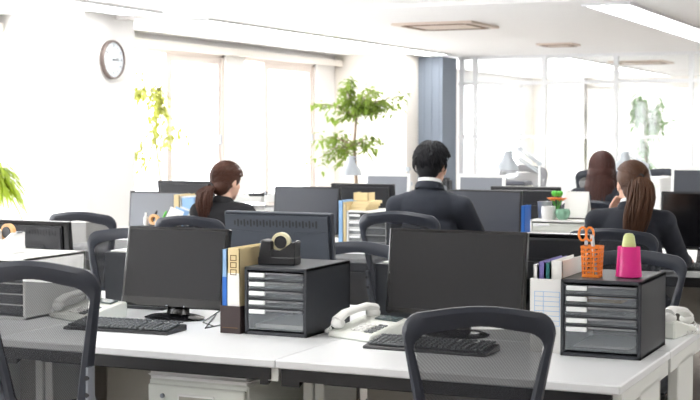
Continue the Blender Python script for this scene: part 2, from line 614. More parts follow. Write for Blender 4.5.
PITCH = 1.12
desk0, du = make_desk(), []
rows = {'A': (3.93, [-1.50 - PITCH * k for k in range(4)]), 'B': (7.3, [-1.50 - PITCH * k for k in range(4)] + [-.38]), 'C': (9.9, [-1.50 - PITCH * k for k in range(5)] + [-.38])}
seat_words = {'A': 'front', 'B': 'middle', 'C': 'far'}
ordn = ['at the right end', 'second from the right', 'third from the right', 'fourth from the right', 'fifth from the right', 'beyond the right end']
for rn, (y0, cx) in rows.items():
    for k, x in enumerate(cx):
        put(desk0, du, (x, y0, 0), 0, 'white-topped desk %s on the near side of the %s island' % (ordn[k] if x > -.5 or k < 5 else '', seat_words[rn]) if x < -.5
            else 'white-topped desk cut off by the right border on the near side of the %s island' % seat_words[rn], 'desks of the three islands')
        put(desk0, du, (x, y0 + 1.40, 0), PI, 'white-topped desk %s on the far side of the %s island' % (ordn[k], seat_words[rn]) if x < -.5
            else 'white-topped desk cut off by the right border on the far side of the %s island' % seat_words[rn], 'desks of the three islands')

# pedestals under the near desks
def make_pedestal():
    t = thing('drawer_pedestal', 'pedestal', 'drawer pedestal')
    MB().box(-.195, .195, .012, .56, .05, .600, bev=.006).build('body', M_offwhite, t, smooth=False)
    MB().box(-.20, .20, 0, .565, .602, .628, bev=.012, seg=3).build('top_lid', M_white, t)
    z = .584
    for h in (.115, .115, .255):
        d = MB().box(-.19, .19, -.004, .014, z - h + .006, z, bev=.004).build('drawer', M_offwhite, t, smooth=False)
        MB().box(-.07, .075, -.008, -.003, z - .062, z - .025, bev=.003).build('handle_rim', M_white, d, smooth=False)
        MB().box(-.062, .067, -.0095, -.0075, z - .056, z - .034).build('handle', M_greige, d, smooth=False)
        z -= h
    MB().cyl((-.13, -.010, .547), (-.13, -.003, .547), .008).build('lock', M_silver, t)
    for sx in (-1, 1):
        for sy in (.06, .50):
            MB().cyl((sx * .16, sy, .025), (sx * .16 + .02, sy, .025), .025).cyl((sx * .16 + .01, sy, .02), (sx * .16 + .01, sy, .055), .01).build('castor', M_rubber, t)
    return t


ped, pu = make_pedestal(), []
put(ped, pu, (-2.42, 4.04, 0), 0, 'white drawer pedestal with a lock under the desk left of the joint', 'white pedestals under the front desks')
put(ped, pu, (-3.75, 4.08, 0), 0, 'white drawer pedestal at the far left, under the desk behind the left chair', 'white pedestals under the front desks')
for k, x in enumerate((-1.55, -2.67, -3.79)):
    put(ped, pu, (x - .30, 7.42, 0), 0, 'white drawer pedestal under the middle island, number %s seat from its right end' % ['first', 'second', 'third'][k], 'white pedestals under the middle desks')


# ------------------------------------------------------------------ chairs
def rounded_loop(wt, wb, z0, z1, r=.07, n=6, bulge=.012):
    """back frame outline in x,z: wider at the top"""
    pts = []
    cs = [(wt / 2 - r, z1 - r, 0, r), (-wt / 2 + r, z1 - r, 90, r), (-wb / 2 + r * .6, z0 + r * .6, 180, r * .6), (wb / 2 - r * .6, z0 + r * .6, 270, r * .6)]
    for ci, (cx, cz, a0, rr) in enumerate(cs):
        for k in range(n + 1):
            a = R(a0 + 90 * k / n)
            pts.append((cx + rr * math.cos(a), cz + rr * math.sin(a)))
        if ci == 0:
            for k in range(1, 8):
                u = k / 8
                x = (wt / 2 - r) * (1 - 2 * u)
                pts.append((x, z1 + bulge * math.sin(PI * u) * 1.4))
        else:
            nx = cs[(ci + 1) % 4]
            e0 = (cx + rr * math.cos(R(a0 + 90)), cz + rr * math.sin(R(a0 + 90)))
            e1 = (nx[0] + nx[3] * math.cos(R(nx[2])), nx[1] + nx[3] * math.sin(R(nx[2])))
            for k in range(1, 5):
                u = k / 5
                pts.append((e0[0] + (e1[0] - e0[0]) * u, e0[1] + (e1[1] - e0[1]) * u))
    return pts


def make_chair(frame=M_navy, net=M_net, name='mesh_office_chair'):
    """origin on the floor, sitter faces +y, backrest at -y"""
    t = thing(name, 'chair', 'chair')
    yb = lambda x, z: -.235 - (z - .55) * .13 + x * x * .55
    loop = rounded_loop(.45, .315, .53, .975, r=.06)
    fr = MB()
    L = len(loop)
    # tapered flat band: centre line inset from the outline
    cx, cz = 0, .75
    outer, inner = [], []
    for x, z in loop:
        d = Vector((x, z)) - Vector((cx, cz))
        top = max(0, min(1, (z - .88) / .09))
        ins = .030 + .024 * top
        inx = x - math.copysign(min(abs(x), .035), x) * (1 if abs(x) > .12 else abs(x) / .12)
        inz = z - (ins if z > cz else -.03) * (1 if abs(z - cz) > .15 else abs(z - cz) / .15)
        outer.append((x, z))
        inner.append((inx, inz))
    rings = []
    for (xo, zo), (xi, zi) in zip(outer, inner):
        ring = []
        for u, off in ((0, -.006), (0.25, -.016), (.75, -.014), (1, -.004), (1, .006), (.7, .012), (.3, .012), (0, .005)):
            x = xo + (xi - xo) * u
            z = zo + (zi - zo) * u
            ring.append(fr.bm.verts.new((x, yb(x, z) + off, z)))
        rings.append(ring)
    for i in range(L):
        A, B = rings[i], rings[(i + 1) % L]
        for k in range(8):
            fr.bm.faces.new((A[k], A[(k + 1) % 8], B[(k + 1) % 8], B[k]))
    fr.build('backrest_frame', frame, t)
    # netting
    nb = MB()
    rows_ = []
    NZ, NX = 8, 8
    for i in range(NZ + 1):
        z = .555 + (.930 - .555) * i / NZ
        hw = .1575 - .024 + (.225 - .1575) * (z - .53) / .445
        rows_.append([nb.bm.verts.new((hw * (2 * k / NX - 1), yb(hw * (2 * k / NX - 1), z) - .002, z)) for k in range(NX + 1)])
    for A, B in zip(rows_, rows_[1:]):
        for k in range(NX):
            nb.bm.faces.new((A[k], A[k + 1], B[k + 1], B[k]))
    nb.build('mesh_back', net, t)
    # lower side brackets, seat, mechanism
    for s in (-1, 1):
        b = MB()
        b.tube([(s * .180, yb(.18, .66) - .016, .69), (s * .175, yb(.17, .6) - .016, .60), (s * .17, -.20, .52), (s * .17, -.12, .455), (s * .10, -.02, .42)],
               [.018, .02, .022, .022, .018], n=8, flat=(1.0, .6))
        bo = b.build('side_bracket', M_silver, t)
        MB().cyl((s * .178, yb(.18, .65) - .036, .660), (s * .178, yb(.18, .65) - .024, .660), .007).cyl((s * .175, yb(.17, .6) - .036, .61), (s * .175, yb(.17, .6) - .024, .61), .007).build('screw', M_ink, bo)
    MB().box(-.235, .235, -.20, .25, .425, .495, bev=.03, seg=4).build('seat', M_fabric, t)
    MB().box(-.19, .19, -.16, .20, .405, .428, bev=.008).build('seat_pan', frame, t)
    MB().box(-.09, .09, -.10, .10, .36, .406, bev=.01).build('tilt_mechanism', M_black, t)
    MB().cyl((0, 0, .10), (0, 0, .36), .026).cyl((0, 0, .22), (0, 0, .36), .032).build('gas_lift', M_black, t)
    MB().lathe([(0, .07), (.045, .07), (.05, .09), (.04, .13), (0, .13)], n=16).build('base_hub', M_black, t)
    for k in range(5):
        a = 2 * PI * k / 5 + .3
        c, s_ = math.cos(a), math.sin(a)
        lg = MB().tube([(c * .03, s_ * .03, .105), (c * .16, s_ * .16, .09), (c * .29, s_ * .29, .075)], [.022, .018, .014], n=8).build('leg', M_black, t)
        MB().cyl((c * .29 - s_ * .02, s_ * .29 + c * .02, .026), (c * .29 + s_ * .02, s_ * .29 - c * .02, .026), .026).cyl((c * .29, s_ * .29, .03), (c * .29, s_ * .29, .075), .008).build('castor', M_rubber, lg)
    return t


ch0, cu_ = make_chair(), []
G = 'dark mesh office chairs around the islands'
chairs = [
    (-2.645, 3.74, .065, 0, 'black mesh-back office chair in the left foreground, before the left keyboard'),
    (-1.320, 3.72, .0, R(24), 'black mesh-back office chair in the right foreground, before the wide black monitor'),
    (-3.88, 5.55, -.02, PI, 'black mesh chair across the front island, left behind the left monitor'),
    (-2.62, 5.55, -.045, PI, 'black mesh chair across the front island, behind the central desk phone'),
    (-1.34, 5.55, -.04, PI, 'black mesh chair across the front island, behind the pink holder'),
    (-4.72, 6.86, .005, .05, 'empty grey-blue mesh chair at the left end of the middle island'),
    (-3.99, 6.86, .0, 0, 'mesh chair the ponytailed woman by the windows sits in'),
    (-2.73, 6.84, .055, 0, 'mesh chair the man in the dark suit sits in'),
    (-1.62, 6.82, 0, 0, 'mesh chair the woman in the dark suit at the right sits in'),
    (-2.40, 9.45, 0, 0, 'dark mesh chair the long-haired woman at the far island sits in'),
    (-2.98, 9.50, .06, 0.3, 'dark mesh chair standing left of the long-haired woman'),
    (-3.22, 12.3, .12, PI, 'dark mesh chair across the far island from the long-haired woman'),
    (-2.55, 11.9, .14, PI, 'dark mesh chair across the far island, before the potted palm'),
]
for x, y, dz, rz, lb in chairs:
    o = put(ch0, cu_, (x, y, 0), rz, lb, G)
    o.scale = (.91 if y == 3.72 else 1, 1, 1 + dz / .985)        # backs set higher or lower
gc = make_chair(M_lightnet, M_lightnet)
gc.location = (-3.76, 11.95, 0)
gc.rotation_euler = (0, 0, PI + .3)
gc.scale = (1, 1, 1.16)
tag(gc, 'pale grey mesh chair across the far island, right of the clamp lamp', 'chair')


# ------------------------------------------------------------------ monitors
def make_monitor(wd, ht, z0, case=M_black, bezel=M_gloss, screen=M_screen, tilt=12, chin=.0, bz=.012, vents=True, stand=M_gloss, flat=False):
    """origin on the desk under the stand; screen faces -y"""
    t = thing('computer_monitor', 'monitor', 'monitor')
    T = Matrix.Translation((0, 0, z0)) @ Matrix.Rotation(R(-tilt), 4, 'X')
    c = MB().box(-wd / 2, wd / 2, -.012, .016, 0, ht, bev=.004).build('casing', bezel, t, M=T, smooth=False)
    bs = MB()
    if flat:
        bs.box(-wd / 2 + .004, wd / 2 - .004, .014, .030, .004, ht - .004, bev=.008, seg=2)
        bs.lathe([(0, .012), (.05, .012), (.062, .004), (.066, 0)], n=28, M=Matrix.Translation((0, .030, ht * .38)) @ Matrix.Rotation(R(-90), 4, 'X'))
        bs.tube([(wd * (.46 - .92 * k / 20), .0295, ht * (.76 - .045 * math.sin(PI * k / 20))) for k in range(21)], .0035, n=5)
    else:
        bs.prism([(-wd * .42, ht * .06), (wd * .42, ht * .06), (wd * .44, ht * .94), (-wd * .44, ht * .94)], 'y', .014, .030, bev=.006)
        bs.box(-wd * .28, wd * .28, .028, .05, ht * .12, ht * .66, bev=.012, seg=2)
    bs.build('back_shell', case, t, M=T, smooth=False)
    MB().box(-wd / 2 + bz, wd / 2 - bz, -.0135, -.0115, bz + chin, ht - bz).build('screen', screen, t, M=T, smooth=False)
    if vents:
        v = MB()
        n = 26
        for k in range(n):
            x = (-.38 + .76 * k / (n - 1)) * wd
            v.box(x, x + wd * .014, .0295, .0312, ht * (.80 + .02 * (k % 2)), ht * (.90 - .02 * (k % 2)))
        v.build('vent_slots', M_ink, t, M=T, smooth=False)
    MB().box(-.02, -.012, -.0145, -.013, .004, .009).box(.06, .064, -.0145, -.013, .004, .009).build('power_lamp', M_silver, t, M=T, smooth=False)
    MB().tube([(0, .045, .012), (0, .055, .06), (0, .05 + z0 * .15, z0 + ht * .35)], [.04, .036, .03], n=8, flat=(1.3, .5), up=(0, 1, 0)).build('stand_neck', stand, t)
    MB().lathe([(0, 0), (.105, 0), (.11, .006), (.09, .014), (0, .018)], M=Matrix.Translation((0, .02, 0)) @ Matrix.Diagonal((1.15, .85, 1, 1)), n=28).build('stand_base', stand, t)
    return t


m1 = make_monitor(.46, .315, .045, tilt=11, chin=.024, bz=.013)
m1.location = (-2.875, 4.62, .72)
m1.rotation_euler = (0, 0, 0)
tag(m1, 'black monitor with dark screen on the left front desk, between the chair and the binders', 'monitor')
m2 = make_monitor(.525, .31, .070, tilt=8, bz=.012, chin=.008)
m2.location = (-1.72, 4.66, .72)
m2.rotation_euler = (0, 0, 0)
tag(m2, 'wide black monitor with dark screen in front of the right mesh chair', 'monitor')
mo, mu = make_monitor(.50, .30, .10, tilt=6, case=M_case, bezel=M_case, flat=True), []
GF = 'monitors of the far seats on the front island'
put(mo, mu, (-2.67, 5.16, .72), PI, 'slate monitor seen from behind with a row of vent slots, behind the tape dispenser', GF)
ml_ = make_monitor(.50, .30, .045, tilt=6)
ml_.location, ml_.rotation_euler = (-3.84, 4.98, .72), (0, 0, PI)
tag(ml_, 'black monitor seen from behind at the left border, behind the white tape dispenser', 'monitor', GF)
mr_ = make_monitor(.40, .27, .075, tilt=5, vents=False)
mr_.location, mr_.rotation_euler = (-1.55, 5.16, .72), (0, 0, PI)
tag(mr_, 'small black monitor seen from behind, between the wide monitor and the orange pencil basket', 'monitor', GF)
mb_, mbu = make_monitor(.43, .285, .055, bezel=M_black, screen=M_screen2, tilt=6), []
put(mb_, mbu, (-4.95, 7.78, .72), .05, 'grey-screened monitor left of the ponytailed woman by the windows', 'monitors on the middle island')
mc_, mcu = make_monitor(.455, .295, .095, bezel=M_black, screen=M_screen3, tilt=6), []
put(mc_, mcu, (-3.85, 7.76, .72), 0, 'dark monitor right of the ponytailed woman by the windows', 'monitors on the middle island')
put(mc_, mcu, (-2.68, 7.76, .72), 0, 'dark monitor in front of the man in the suit, half hidden by him', 'monitors on the middle island')
md_, mdu = make_monitor(.47, .31, .095, bezel=M_black, screen=M_gloss, tilt=4, vents=True), []
put(md_, mdu, (-1.38, 7.64, .72), 0, 'black-screened monitor beside the suited woman at the right border', 'monitors on the middle island')
for x, lb in ((-5.10, 'dark monitor seen from behind near the window, left of the ponytailed woman'),
              (-3.74, 'dark monitor seen from behind, above the white drawer organizer in the centre'),
              (-2.62, 'dark slate monitor seen from behind, above the blue binder')):
    put(mc_, mcu, (x, 8.42, .72), PI, lb, 'monitors of the far seats on the middle island')
mw_, mwu = make_monitor(.39, .31, .085, case=M_white, bezel=M_white, screen=M_screen2, tilt=5, bz=.022, vents=False, stand=M_white), []
for x, y, lb in ((-4.40, 10.35, 'white-framed monitor with grey screen, left of the man in the suit'),
                 (-3.60, 10.35, 'white-framed monitor with grey screen, right of the man in the suit')):
    put(mw_, mwu, (x, y, .72), 0, lb, 'white-framed monitors on the far island')
mx_ = make_monitor(.39, .32, .15, case=M_white, bezel=M_white, screen=M_screen3, tilt=5, bz=.022, vents=False, stand=M_white)
mx_.location = (-1.92, 10.35, .72)
tag(mx_, 'white-framed monitor with dark screen at the right border on the far island', 'monitor', 'white-framed monitors on the far island')


# ------------------------------------------------------------------ keyboards
def make_keyboard():
    t = thing('keyboard', 'keyboard', 'keyboard')
    MB().prism([(-.075, 0), (.075, 0), (.075, .022), (.06, .024), (-.07, .010)], 'x', -.22, .22, bev=.003).build('case', M_black, t, smooth=False)
    tilt = math.atan2(.014, .13)
    k = MB()
    for r in range(6):
        y = -.058 + r * .0215 + (.006 if r == 5 else 0)
        x = -.208
        c = 0
        while x < .205:
            wkey = .017
            if r == 0 and c == 3:
                wkey = .10
            if abs(x - .085) < .009 or abs(x - .142) < .006:
                x += .008
            k.box(x, x + wkey - .003, y, y + .0175, .014 + (y + .058) * .108, .021 + (y + .058) * .108, bev=.0015)
            x += wkey + .0022
            c += 1
    k.build('keys', M_key, t, smooth=False)
    return t


kb, ku = make_keyboard(), []
put(kb, ku, (-2.88, 4.30, .72), R(3), 'black keyboard before the left front monitor', 'keyboards on the desks')
put(kb, ku, (-1.68, 4.33, .72), R(-1), 'black keyboard before the wide monitor, seen through the chair mesh', 'keyboards on the desks')
put(kb, ku, (-1.42, 7.44, .72), 0, 'black keyboard under the suited woman\'s hand at the right border', 'keyboards on the desks')
put(kb, ku, (-2.66, 7.46, .72), 0, 'black keyboard hidden in front of the man in the suit', 'keyboards on the desks')


# ------------------------------------------------------------------ drawer organizers
def make_organizer(wd, dp, ht, body, fronts, name='drawer_organizer', tab=M_label, dr=M_drawer, inner=M_org):
    """origin at the front left bottom corner; fronts = list of drawer heights as fractions, top down"""
    t = thing(name, 'organizer', 'organizer')
    e = .012
    b = MB()
    b.box(0, e, 0, dp, 0, ht, bev=.002).box(wd - e, wd, 0, dp, 0, ht, bev=.002)
    b.box(0, wd, 0, dp, ht - e, ht, bev=.002).box(0, wd, 0, dp, 0, e, bev=.002).box(0, wd, dp - e, dp, 0, ht)
    z = ht - e - .004
    H = ht - 2 * e - .008
    zr = z
    for f in fronts[:-1]:
        zr -= H * f
        b.box(e, wd - e, .001, .02, zr - .002, zr + .002)
    b.build('body', body, t, smooth=False)
    for f in fronts:
        h = H * f
        d = MB().box(e + .003, wd - e - .003, .002, .006, z - h + .004, z - .003).build('drawer', dr, t, smooth=False)
        MB().box(e + .004, wd - e - .004, .008, dp - .02, z - h + .003, z - h + .006).box(e + .004, e + .006, .008, dp - .02, z - h + .006, z - .012) \
            .box(wd - e - .006, wd - e - .004, .008, dp - .02, z - h + .006, z - .012).build('tray', inner, d, smooth=False)
        MB().box(e + .008, e + .008 + wd * .26, -.006, .002, z - .020, z - .005, bev=.002).build('label_tab', tab, d, smooth=False)
        MB().box(e + .01 + wd * .27, wd - e - .006, -.004, .002, z - .009, z - .003).build('lip', M_chrome if body is M_org else dr, d, smooth=False)
        z -= h
    return t


def papers(loc, w_, d_, h_, label, m=M_paper, rz=0, group='papers in the organizer drawers'):
    o = MB()
    n = max(2, int(h_ / .003))
    for k in range(n):
        j = random.uniform(-.003, .003)
        o.box(j, w_ + j, 0, d_, h_ * k / n, h_ * (k + .8) / n)
    o = o.build('paper_stack', m, None, smooth=False, loc=loc)
    o.rotation_euler = (0, 0, rz)
    tag(o, label, 'papers', group)
    return o


oa = make_organizer(.25, .37, .245, M_org, [.155, .155, .155, .155, .38])
oa.location = (-2.425, 4.39, .72)
tag(oa, 'charcoal drawer organizer with clear drawers in the centre, under the black tape dispenser', 'organizer')
papers((-2.395, 4.42, .7392), .20, .27, .018, 'white papers in the deep bottom drawer of the central organizer')
papers((-2.395, 4.42, .8935), .20, .27, .018, 'papers in the second drawer of the central organizer')
papers((-2.395, 4.42, .8235), .13, .25, .010, 'dark folder in the lower drawer of the central organizer', M_key)
ob = make_organizer(.265, .37, .252, M_org, [.16, .155, .165, .13, .39])
ob.location = (-1.252, 4.395, .72)
tag(ob, 'charcoal drawer organizer at the right, under the orange pencil basket', 'organizer')
papers((-1.19, 4.425, .8965), .13, .22, .016, 'manila folders sticking up in a drawer of the right organizer', M_brownpaper)
papers((-1.225, 4.46, .858), .17, .26, .008, 'papers in the middle drawer of the right organizer', M_key)
papers((-1.225, 4.46, .7392), .19, .26, .010, 'papers in the bottom drawer of the right organizer')
oc = make_organizer(.34, .40, .24, M_white, [.2, .2, .2, .2, .2], dr=M_org)
oc.location = (-3.71, 4.35, .72)
tag(oc, 'white drawer organizer with dark drawers behind the left chair, at the left border', 'organizer')
# black organizers of the far seats
of_, ofu = make_organizer(.28, .33, .23, M_org, [.2, .2, .2, .2, .2]), []
for x, lb in ((-1.82, 'black drawer organizer with its back to us, left behind the wide monitor'),
              (-3.05, 'black drawer organizer with its back to us, left behind the left front monitor')):
    put(of_, ofu, (x, 5.16, .72), PI, lb, 'organizers of the far seats')
papers((-2.08, 4.86, .9505), .21, .27, .006, 'sheets of paper on the black organizer behind the wide monitor', group='papers lying on the far organizers')
papers((-3.32, 4.86, .9505), .21, .27, .006, 'sheets of paper on the black organizer behind the left front monitor', group='papers lying on the far organizers')
ow = make_organizer(.27, .33, .25, M_white, [.2, .2, .2, .2, .2], dr=M_drawer, inner=M_white)
ow.location = (-3.55, 7.72, .72)
tag(ow, 'white drawer organizer with yellow notebooks on top on the middle island', 'organizer')
pr = make_organizer(.36, .30, .235, M_white, [.25, .75], dr=M_offwhite, inner=M_white)
pr.location = (-2.34, 7.58, .72)
tag(pr, 'white drawer unit carrying the potted flower, left of the suited woman', 'organizer')
for k in range(4):
    papers((-3.52, 7.75, .737 + k * .0452), .2, .26, .02, ['lowest', 'second lowest', 'second highest', 'highest'][k] + ' paper stack inside the white organizer under the yellow notebooks', M_paper, group='papers in the white organizer')


# ------------------------------------------------------------------ file boxes and binders
def book(loc, w_, d_, h_, cover, label, name='binder', cat='binder', band=None, group=None, marks=False, lean=0):
    """spine faces -y"""
    t = thing(name, label, cat, loc, group=group)
    t.rotation_euler = (0, lean, 0)
    MB().box(0, .003, 0, d_, 0, h_).box(w_ - .003, w_, 0, d_, 0, h_).box(0, w_, 0, .003, 0, h_).build('cover', cover, t, smooth=False)
    MB().box(.004, w_ - .004, .006, d_ - .004, .004, h_ - .008).build('pages', M_paper, t, smooth=False)
    if band:
        MB().box(.001, w_ - .001, -.001, 0, *band[1]).build('spine_band', band[0], t, smooth=False)
    if marks:
        m = MB()
        for k in range(3):
            z = h_ - .075 - k * .026 + .03
            m.box(.012, w_ - .012, -.0012, 0, z, z + .003).box(.012, w_ - .012, -.0012, 0, z + .018, z + .021)
            m.box(.012, .015, -.0012, 0, z, z + .02).box(w_ - .015, w_ - .012, -.0012, 0, z, z + .02)
        m.build('spine_marks', M_kraft, t, smooth=False)
    return t


def file_box(loc, w_, d_, h_, m, label, slope=True, hb=None):
    t = thing('file_box', label, 'file box', loc)
    hb = hb or h_
    e = .003
    MB().box(0, w_, 0, e, 0, h_).build('front_panel', m, t, smooth=False)
    MB().box(0, w_, d_ - e, d_, 0, hb).build('back_panel', m, t, smooth=False)
    s = MB()
    for x in (0, w_ - e):
        s.prism([(e, 0), (d_ - e, 0), (d_ - e, hb), (e, h_)], 'x', x, x + e)
    s.box(0, w_, e, d_ - e, 0, e)
    s.build('sides', m, t, smooth=False)
    return t


fb = file_box((-2.520, 4.38, .72), .082, .31, .100, M_brownbox, 'dark brown low file box holding binders, left of the central organizer')
MB().box(.01, .072, -.0015, -.0002, .02, .022).build('seam', M_kraft, fb, smooth=False)
book((-2.5155, 4.388, .724), .020, .29, .300, M_ltblue, 'thin pale book with a blue spine foot in the brown file box', band=(M_blue, (.075, .20)))
bb = book((-2.494, 4.388, .724), .050, .29, .305, M_beige, 'beige binder with three squares on its spine in the brown file box', marks=True, band=(M_paper, (.0, .215)))
fw = file_box((-1.366, 4.43, .72), .110, .30, .245, M_white, 'white magazine file with a pale grid on its front, left of the right organizer')
gm = MB()
for k in range(8):
    gm.box(.015, .10, -.0008, 0, .09 + k * .016, .0915 + k * .016)
for x in (.015, .045, .1):
    gm.box(x, x + .0015, -.0008, 0, .09, .2035)
gm.build('front_grid', M_ltblue, fw, smooth=False)
for k, (m, lb, ww, hh) in enumerate([(M_white, 'white folder at the left end of the white magazine file', .017, .285),
                                     (M_purple, 'purple folder in the white magazine file', .021, .295), (M_teal, 'teal folder in the white magazine file', .017, .292),
                                     (M_paper, 'white folder at the right end of the white magazine file', .040, .30)]):
    book((-1.3625 + [0, .019, .042, .061][k], 4.45, .7235), ww, .27, hh, m, lb, name='folder', cat='folder')
# middle island binders
book((-2.40, 7.60, .72), .022, .12, .31, M_blue, 'blue binder standing beside the steel cup on the middle island')
book((-3.605, 7.72, .72), .03, .2, .31, M_ltblue, 'light blue binder standing against the white drawer organizer')
book((-3.574, 7.72, .72), .022, .2, .30, M_beige, 'beige binder between the light blue binder and the white drawer organizer')
book((-4.71, 7.60, .72), .04, .2, .33, M_beige, 'beige binder right of the grey-screened monitor', name='binder')
book((-4.665, 7.60, .72), .012, .2, .32, M_paper, 'thin white binder beside the beige one, left of the ponytail')
book((-4.65, 7.60, .72), .09, .2, .31, M_ltblue, 'wide light blue file left of the ponytail')
for k in range(3):
    nb_ = MB().box(0, .11, 0, .2, 0, .018, bev=.002).build('notebook', M_beige, None, smooth=False, loc=(-3.55 + k * .012, 7.76, .9705 + k * .0185))
    tag(nb_, ['bottom', 'middle', 'top'][k] + ' yellowish notebook of the pile on the white drawer organizer', 'notebook', 'notebooks on the white organizer')
nbk = book((-3.54, 7.80, 1.028), .10, .10, .05, M_beige, 'yellow box file on top of the notebook pile', name='box_file', cat='box')


# ------------------------------------------------------------------ tape dispensers
def tape_dispenser(loc, rz, body, roll, label, s=1.0):
    t = thing('tape_dispenser', label, 'tape dispenser', loc, rz)
    b = MB().prism([(-.072, 0), (.072, 0), (.072, .030), (-.072, .030)], 'y', -.036, .036, bev=.004)
    b.prism([(-.072, .01), (-.016, .01), (-.020, .088), (-.060, .092)], 'y', -.036, .036, bev=.004)
    for y in (-.034, .022):
        b.prism([(-.03, .02), (.066, .02), (.070, .082), (.058, .084), (.034, .062), (.012, .050), (-.03, .060)], 'y', y, y + .012, bev=.002)
    b.prism([(.054, .02), (.070, .02), (.072, .084), (.062, .084)], 'y', -.033, .033, bev=.002)
    b.build('body', body, t, smooth=False)
    M = Matrix.Translation((.008, 0, .082)) @ Matrix.Rotation(R(90), 4, 'X')
    MB().lathe([(.024, -.010), (.036, -.010), (.036, .010), (.024, .010), (.024, -.010)], M=M, n=32).build('tape_roll', roll, t)
    MB().lathe([(0, -.014), (.023, -.014), (.023, .014), (0, .014)], M=M, n=24).build('reel', M_black, t)
    MB().box(.066, .076, -.014, .014, .082, .088).build('cutter', M_chrome, t, smooth=False)
    return t


tape_dispenser((-2.35, 4.52, .965), R(8), M_black, M_tape, 'black tape dispenser with a cream roll on the central organizer')
tape_dispenser((-3.62, 4.56, .96), R(-10), M_white, M_orangetape, 'white tape dispenser with a tan roll on the white organizer at the left')


# ------------------------------------------------------------------ desk telephones
def make_phone():
    t = thing('desk_phone', 'phone', 'telephone')
    MB().prism([(-.11, 0), (.11, 0), (.11, .062), (.085, .066), (-.10, .024), (-.11, .016)], 'x', -.10, .115, bev=.006).build('base', M_offwhite, t, smooth=False)
    sl = Matrix.Translation((0, -.10, .0245)) @ Matrix.Rotation(math.atan2(.042, .185), 4, 'X')
    MB().box(-.015, .095, .145, .185, 0, .006, bev=.002, M=sl).build('display', M_lcd, t, smooth=False)
    for r in range(4):
        for c in range(3):
            MB().box(-.012 + c * .022, .004 + c * .022, .02 + r * .019, .034 + r * .019, 0, .005, bev=.0015, M=sl).build('button', M_white, t, smooth=False)
    lk = MB()
    for r in range(5):
        for c in range(2):
            lk.box(.058 + c * .021, .074 + c * .021, .02 + r * .018, .030 + r * .018, 0, .004, M=sl)
    lk.build('line_keys', M_key, t, smooth=False)
    h = MB()
    h.tube([(-.068, -.095, .060), (-.068, -.055, .082), (-.068, 0, .092), (-.068, .055, .098), (-.068, .095, .088)], [.020, .018, .016, .018, .022], n=10, flat=(1.2, .8), up=(0, 0, 1))
    h.ball((-.068, -.088, .050), (.027, .025, .020)).ball((-.068, .086, .072), (.028, .027, .022))
    h.build('handset', M_white, t)
    cd = MB()
    pts = []
    for k in range(90):
        u = k / 89
        a = u * 2 * PI * 14
        cx = -.085 - .055 * math.sin(PI * u)
        cy = -.10 + .12 * u - .03 * math.sin(PI * u)
        pts.append((cx + .006 * math.cos(a), cy, .012 + .006 * math.sin(a) + .028 * (1 - u) ** 6))
    cd.tube(pts, .0022, n=5)
    cd.build('coiled_cord', M_white, t)
    return t


ph, phu = make_phone(), []
put(ph, phu, (-1.99, 4.52, .72), R(-22), 'white desk phone between the central organizer and the wide monitor', 'white desk phones')
put(ph, phu, (-3.20, 4.52, .72), R(-20), 'white desk phone left of the left monitor, seen through and beside the chair mesh', 'white desk phones')
put(ph, phu, (-1.06, 5.02, .72), R(170), 'white desk phone at the right end, behind the right organizer', 'white desk phones')

# ------------------------------------------------------------------ pencil basket, pen cup
bk = thing('pencil_basket', 'orange slotted plastic pencil basket on the right organizer', 'pencil basket', (-1.175, 4.50, .972))
b = MB()
N = 32
def sq(a, r):
    c, s = math.cos(a), math.sin(a)
    k = 1 / max(abs(c), abs(s)) * .82
    k = min(k, 1.08)
    return (c * r * k, s * r * k)
for i in range(7):
    z = .006 + i * .0155
    r = .034 + .006 * z / .1
    pts = [(*sq(2 * PI * k / N + .01, r), z) for k in range(N)]
    b.tube(pts, .0032, n=6, closed=True, up=(0, 0, 1), flat=(.6, 1.3 if i in (0, 6) else .9))
for k in range(8):
    a = 2 * PI * k / 8 + PI / 8
    p0, p1 = sq(a, .034), sq(a, .040)
    b.cyl((*p0, 0), (*p1, .103), .003, n=6)
b.box(-.028, .028, -.028, .028, 0, .004)
b.build('basket', M_orange, bk)
G2 = 'pens in the orange basket'
sc_ = thing('scissors', 'orange-handled scissors standing in the orange basket', 'scissors', (-1.19, 4.50, .978))
sh = MB()
for s in (-1, 1):
    sh.tube([(s * .012 - .006 + .013 * math.cos(a), 0, .135 + .022 * math.sin(a)) for a in [2 * PI * k / 14 for k in range(14)]], .004, n=6, closed=True, up=(0, 1, 0))
sh.build('handle', M_orange, sc_)
MB().box(-.012, .0, -.0015, .0015, .0, .12).build('blade', M_chrome, sc_, smooth=False)
for k, (dx, dy, m, lb) in enumerate([(.012, .008, M_white, 'white pen leaning in the orange basket'), (.016, -.006, M_metalcup, 'steel pen leaning in the orange basket'), (.004, .014, M_black, 'black pen leaning in the orange basket')]):
    o = MB().cyl((0, 0, 0), (-.018 + k * .006, 0, .125), .004, n=8).cyl((-.018 + k * .006, 0, .125), (-.0195 + k * .0065, 0, .135), .004, .002, n=8).build('pen', m, None, loc=(-1.175 + dx, 4.50 + dy, .9765))
    tag(o, lb, 'pen', G2)
pc = thing('pen_cup', 'glossy pink plastic holder standing on the right organizer', 'pen cup', (-1.058, 4.52, .972))
MB().lathe([(0, 0), (.034, 0), (.044, .004), (.043, .012), (.040, .05), (.037, .103), (.034, .103), (.035, .05), (.036, .012), (0, .008)], n=24,
           M=Matrix.Diagonal((1, .75, 1, 1))).build('cup', M_pink, pc)
gs = thing('glue_stick', 'pale lime glue stick poking out of the pink holder', 'glue stick', (-1.058, 4.52, .981))
MB().lathe([(0, 0), (.024, 0), (.023, .098), (.022, .104), (.018, .128), (.012, .136), (0, .138)], n=16).build('tube', M_lime, gs)

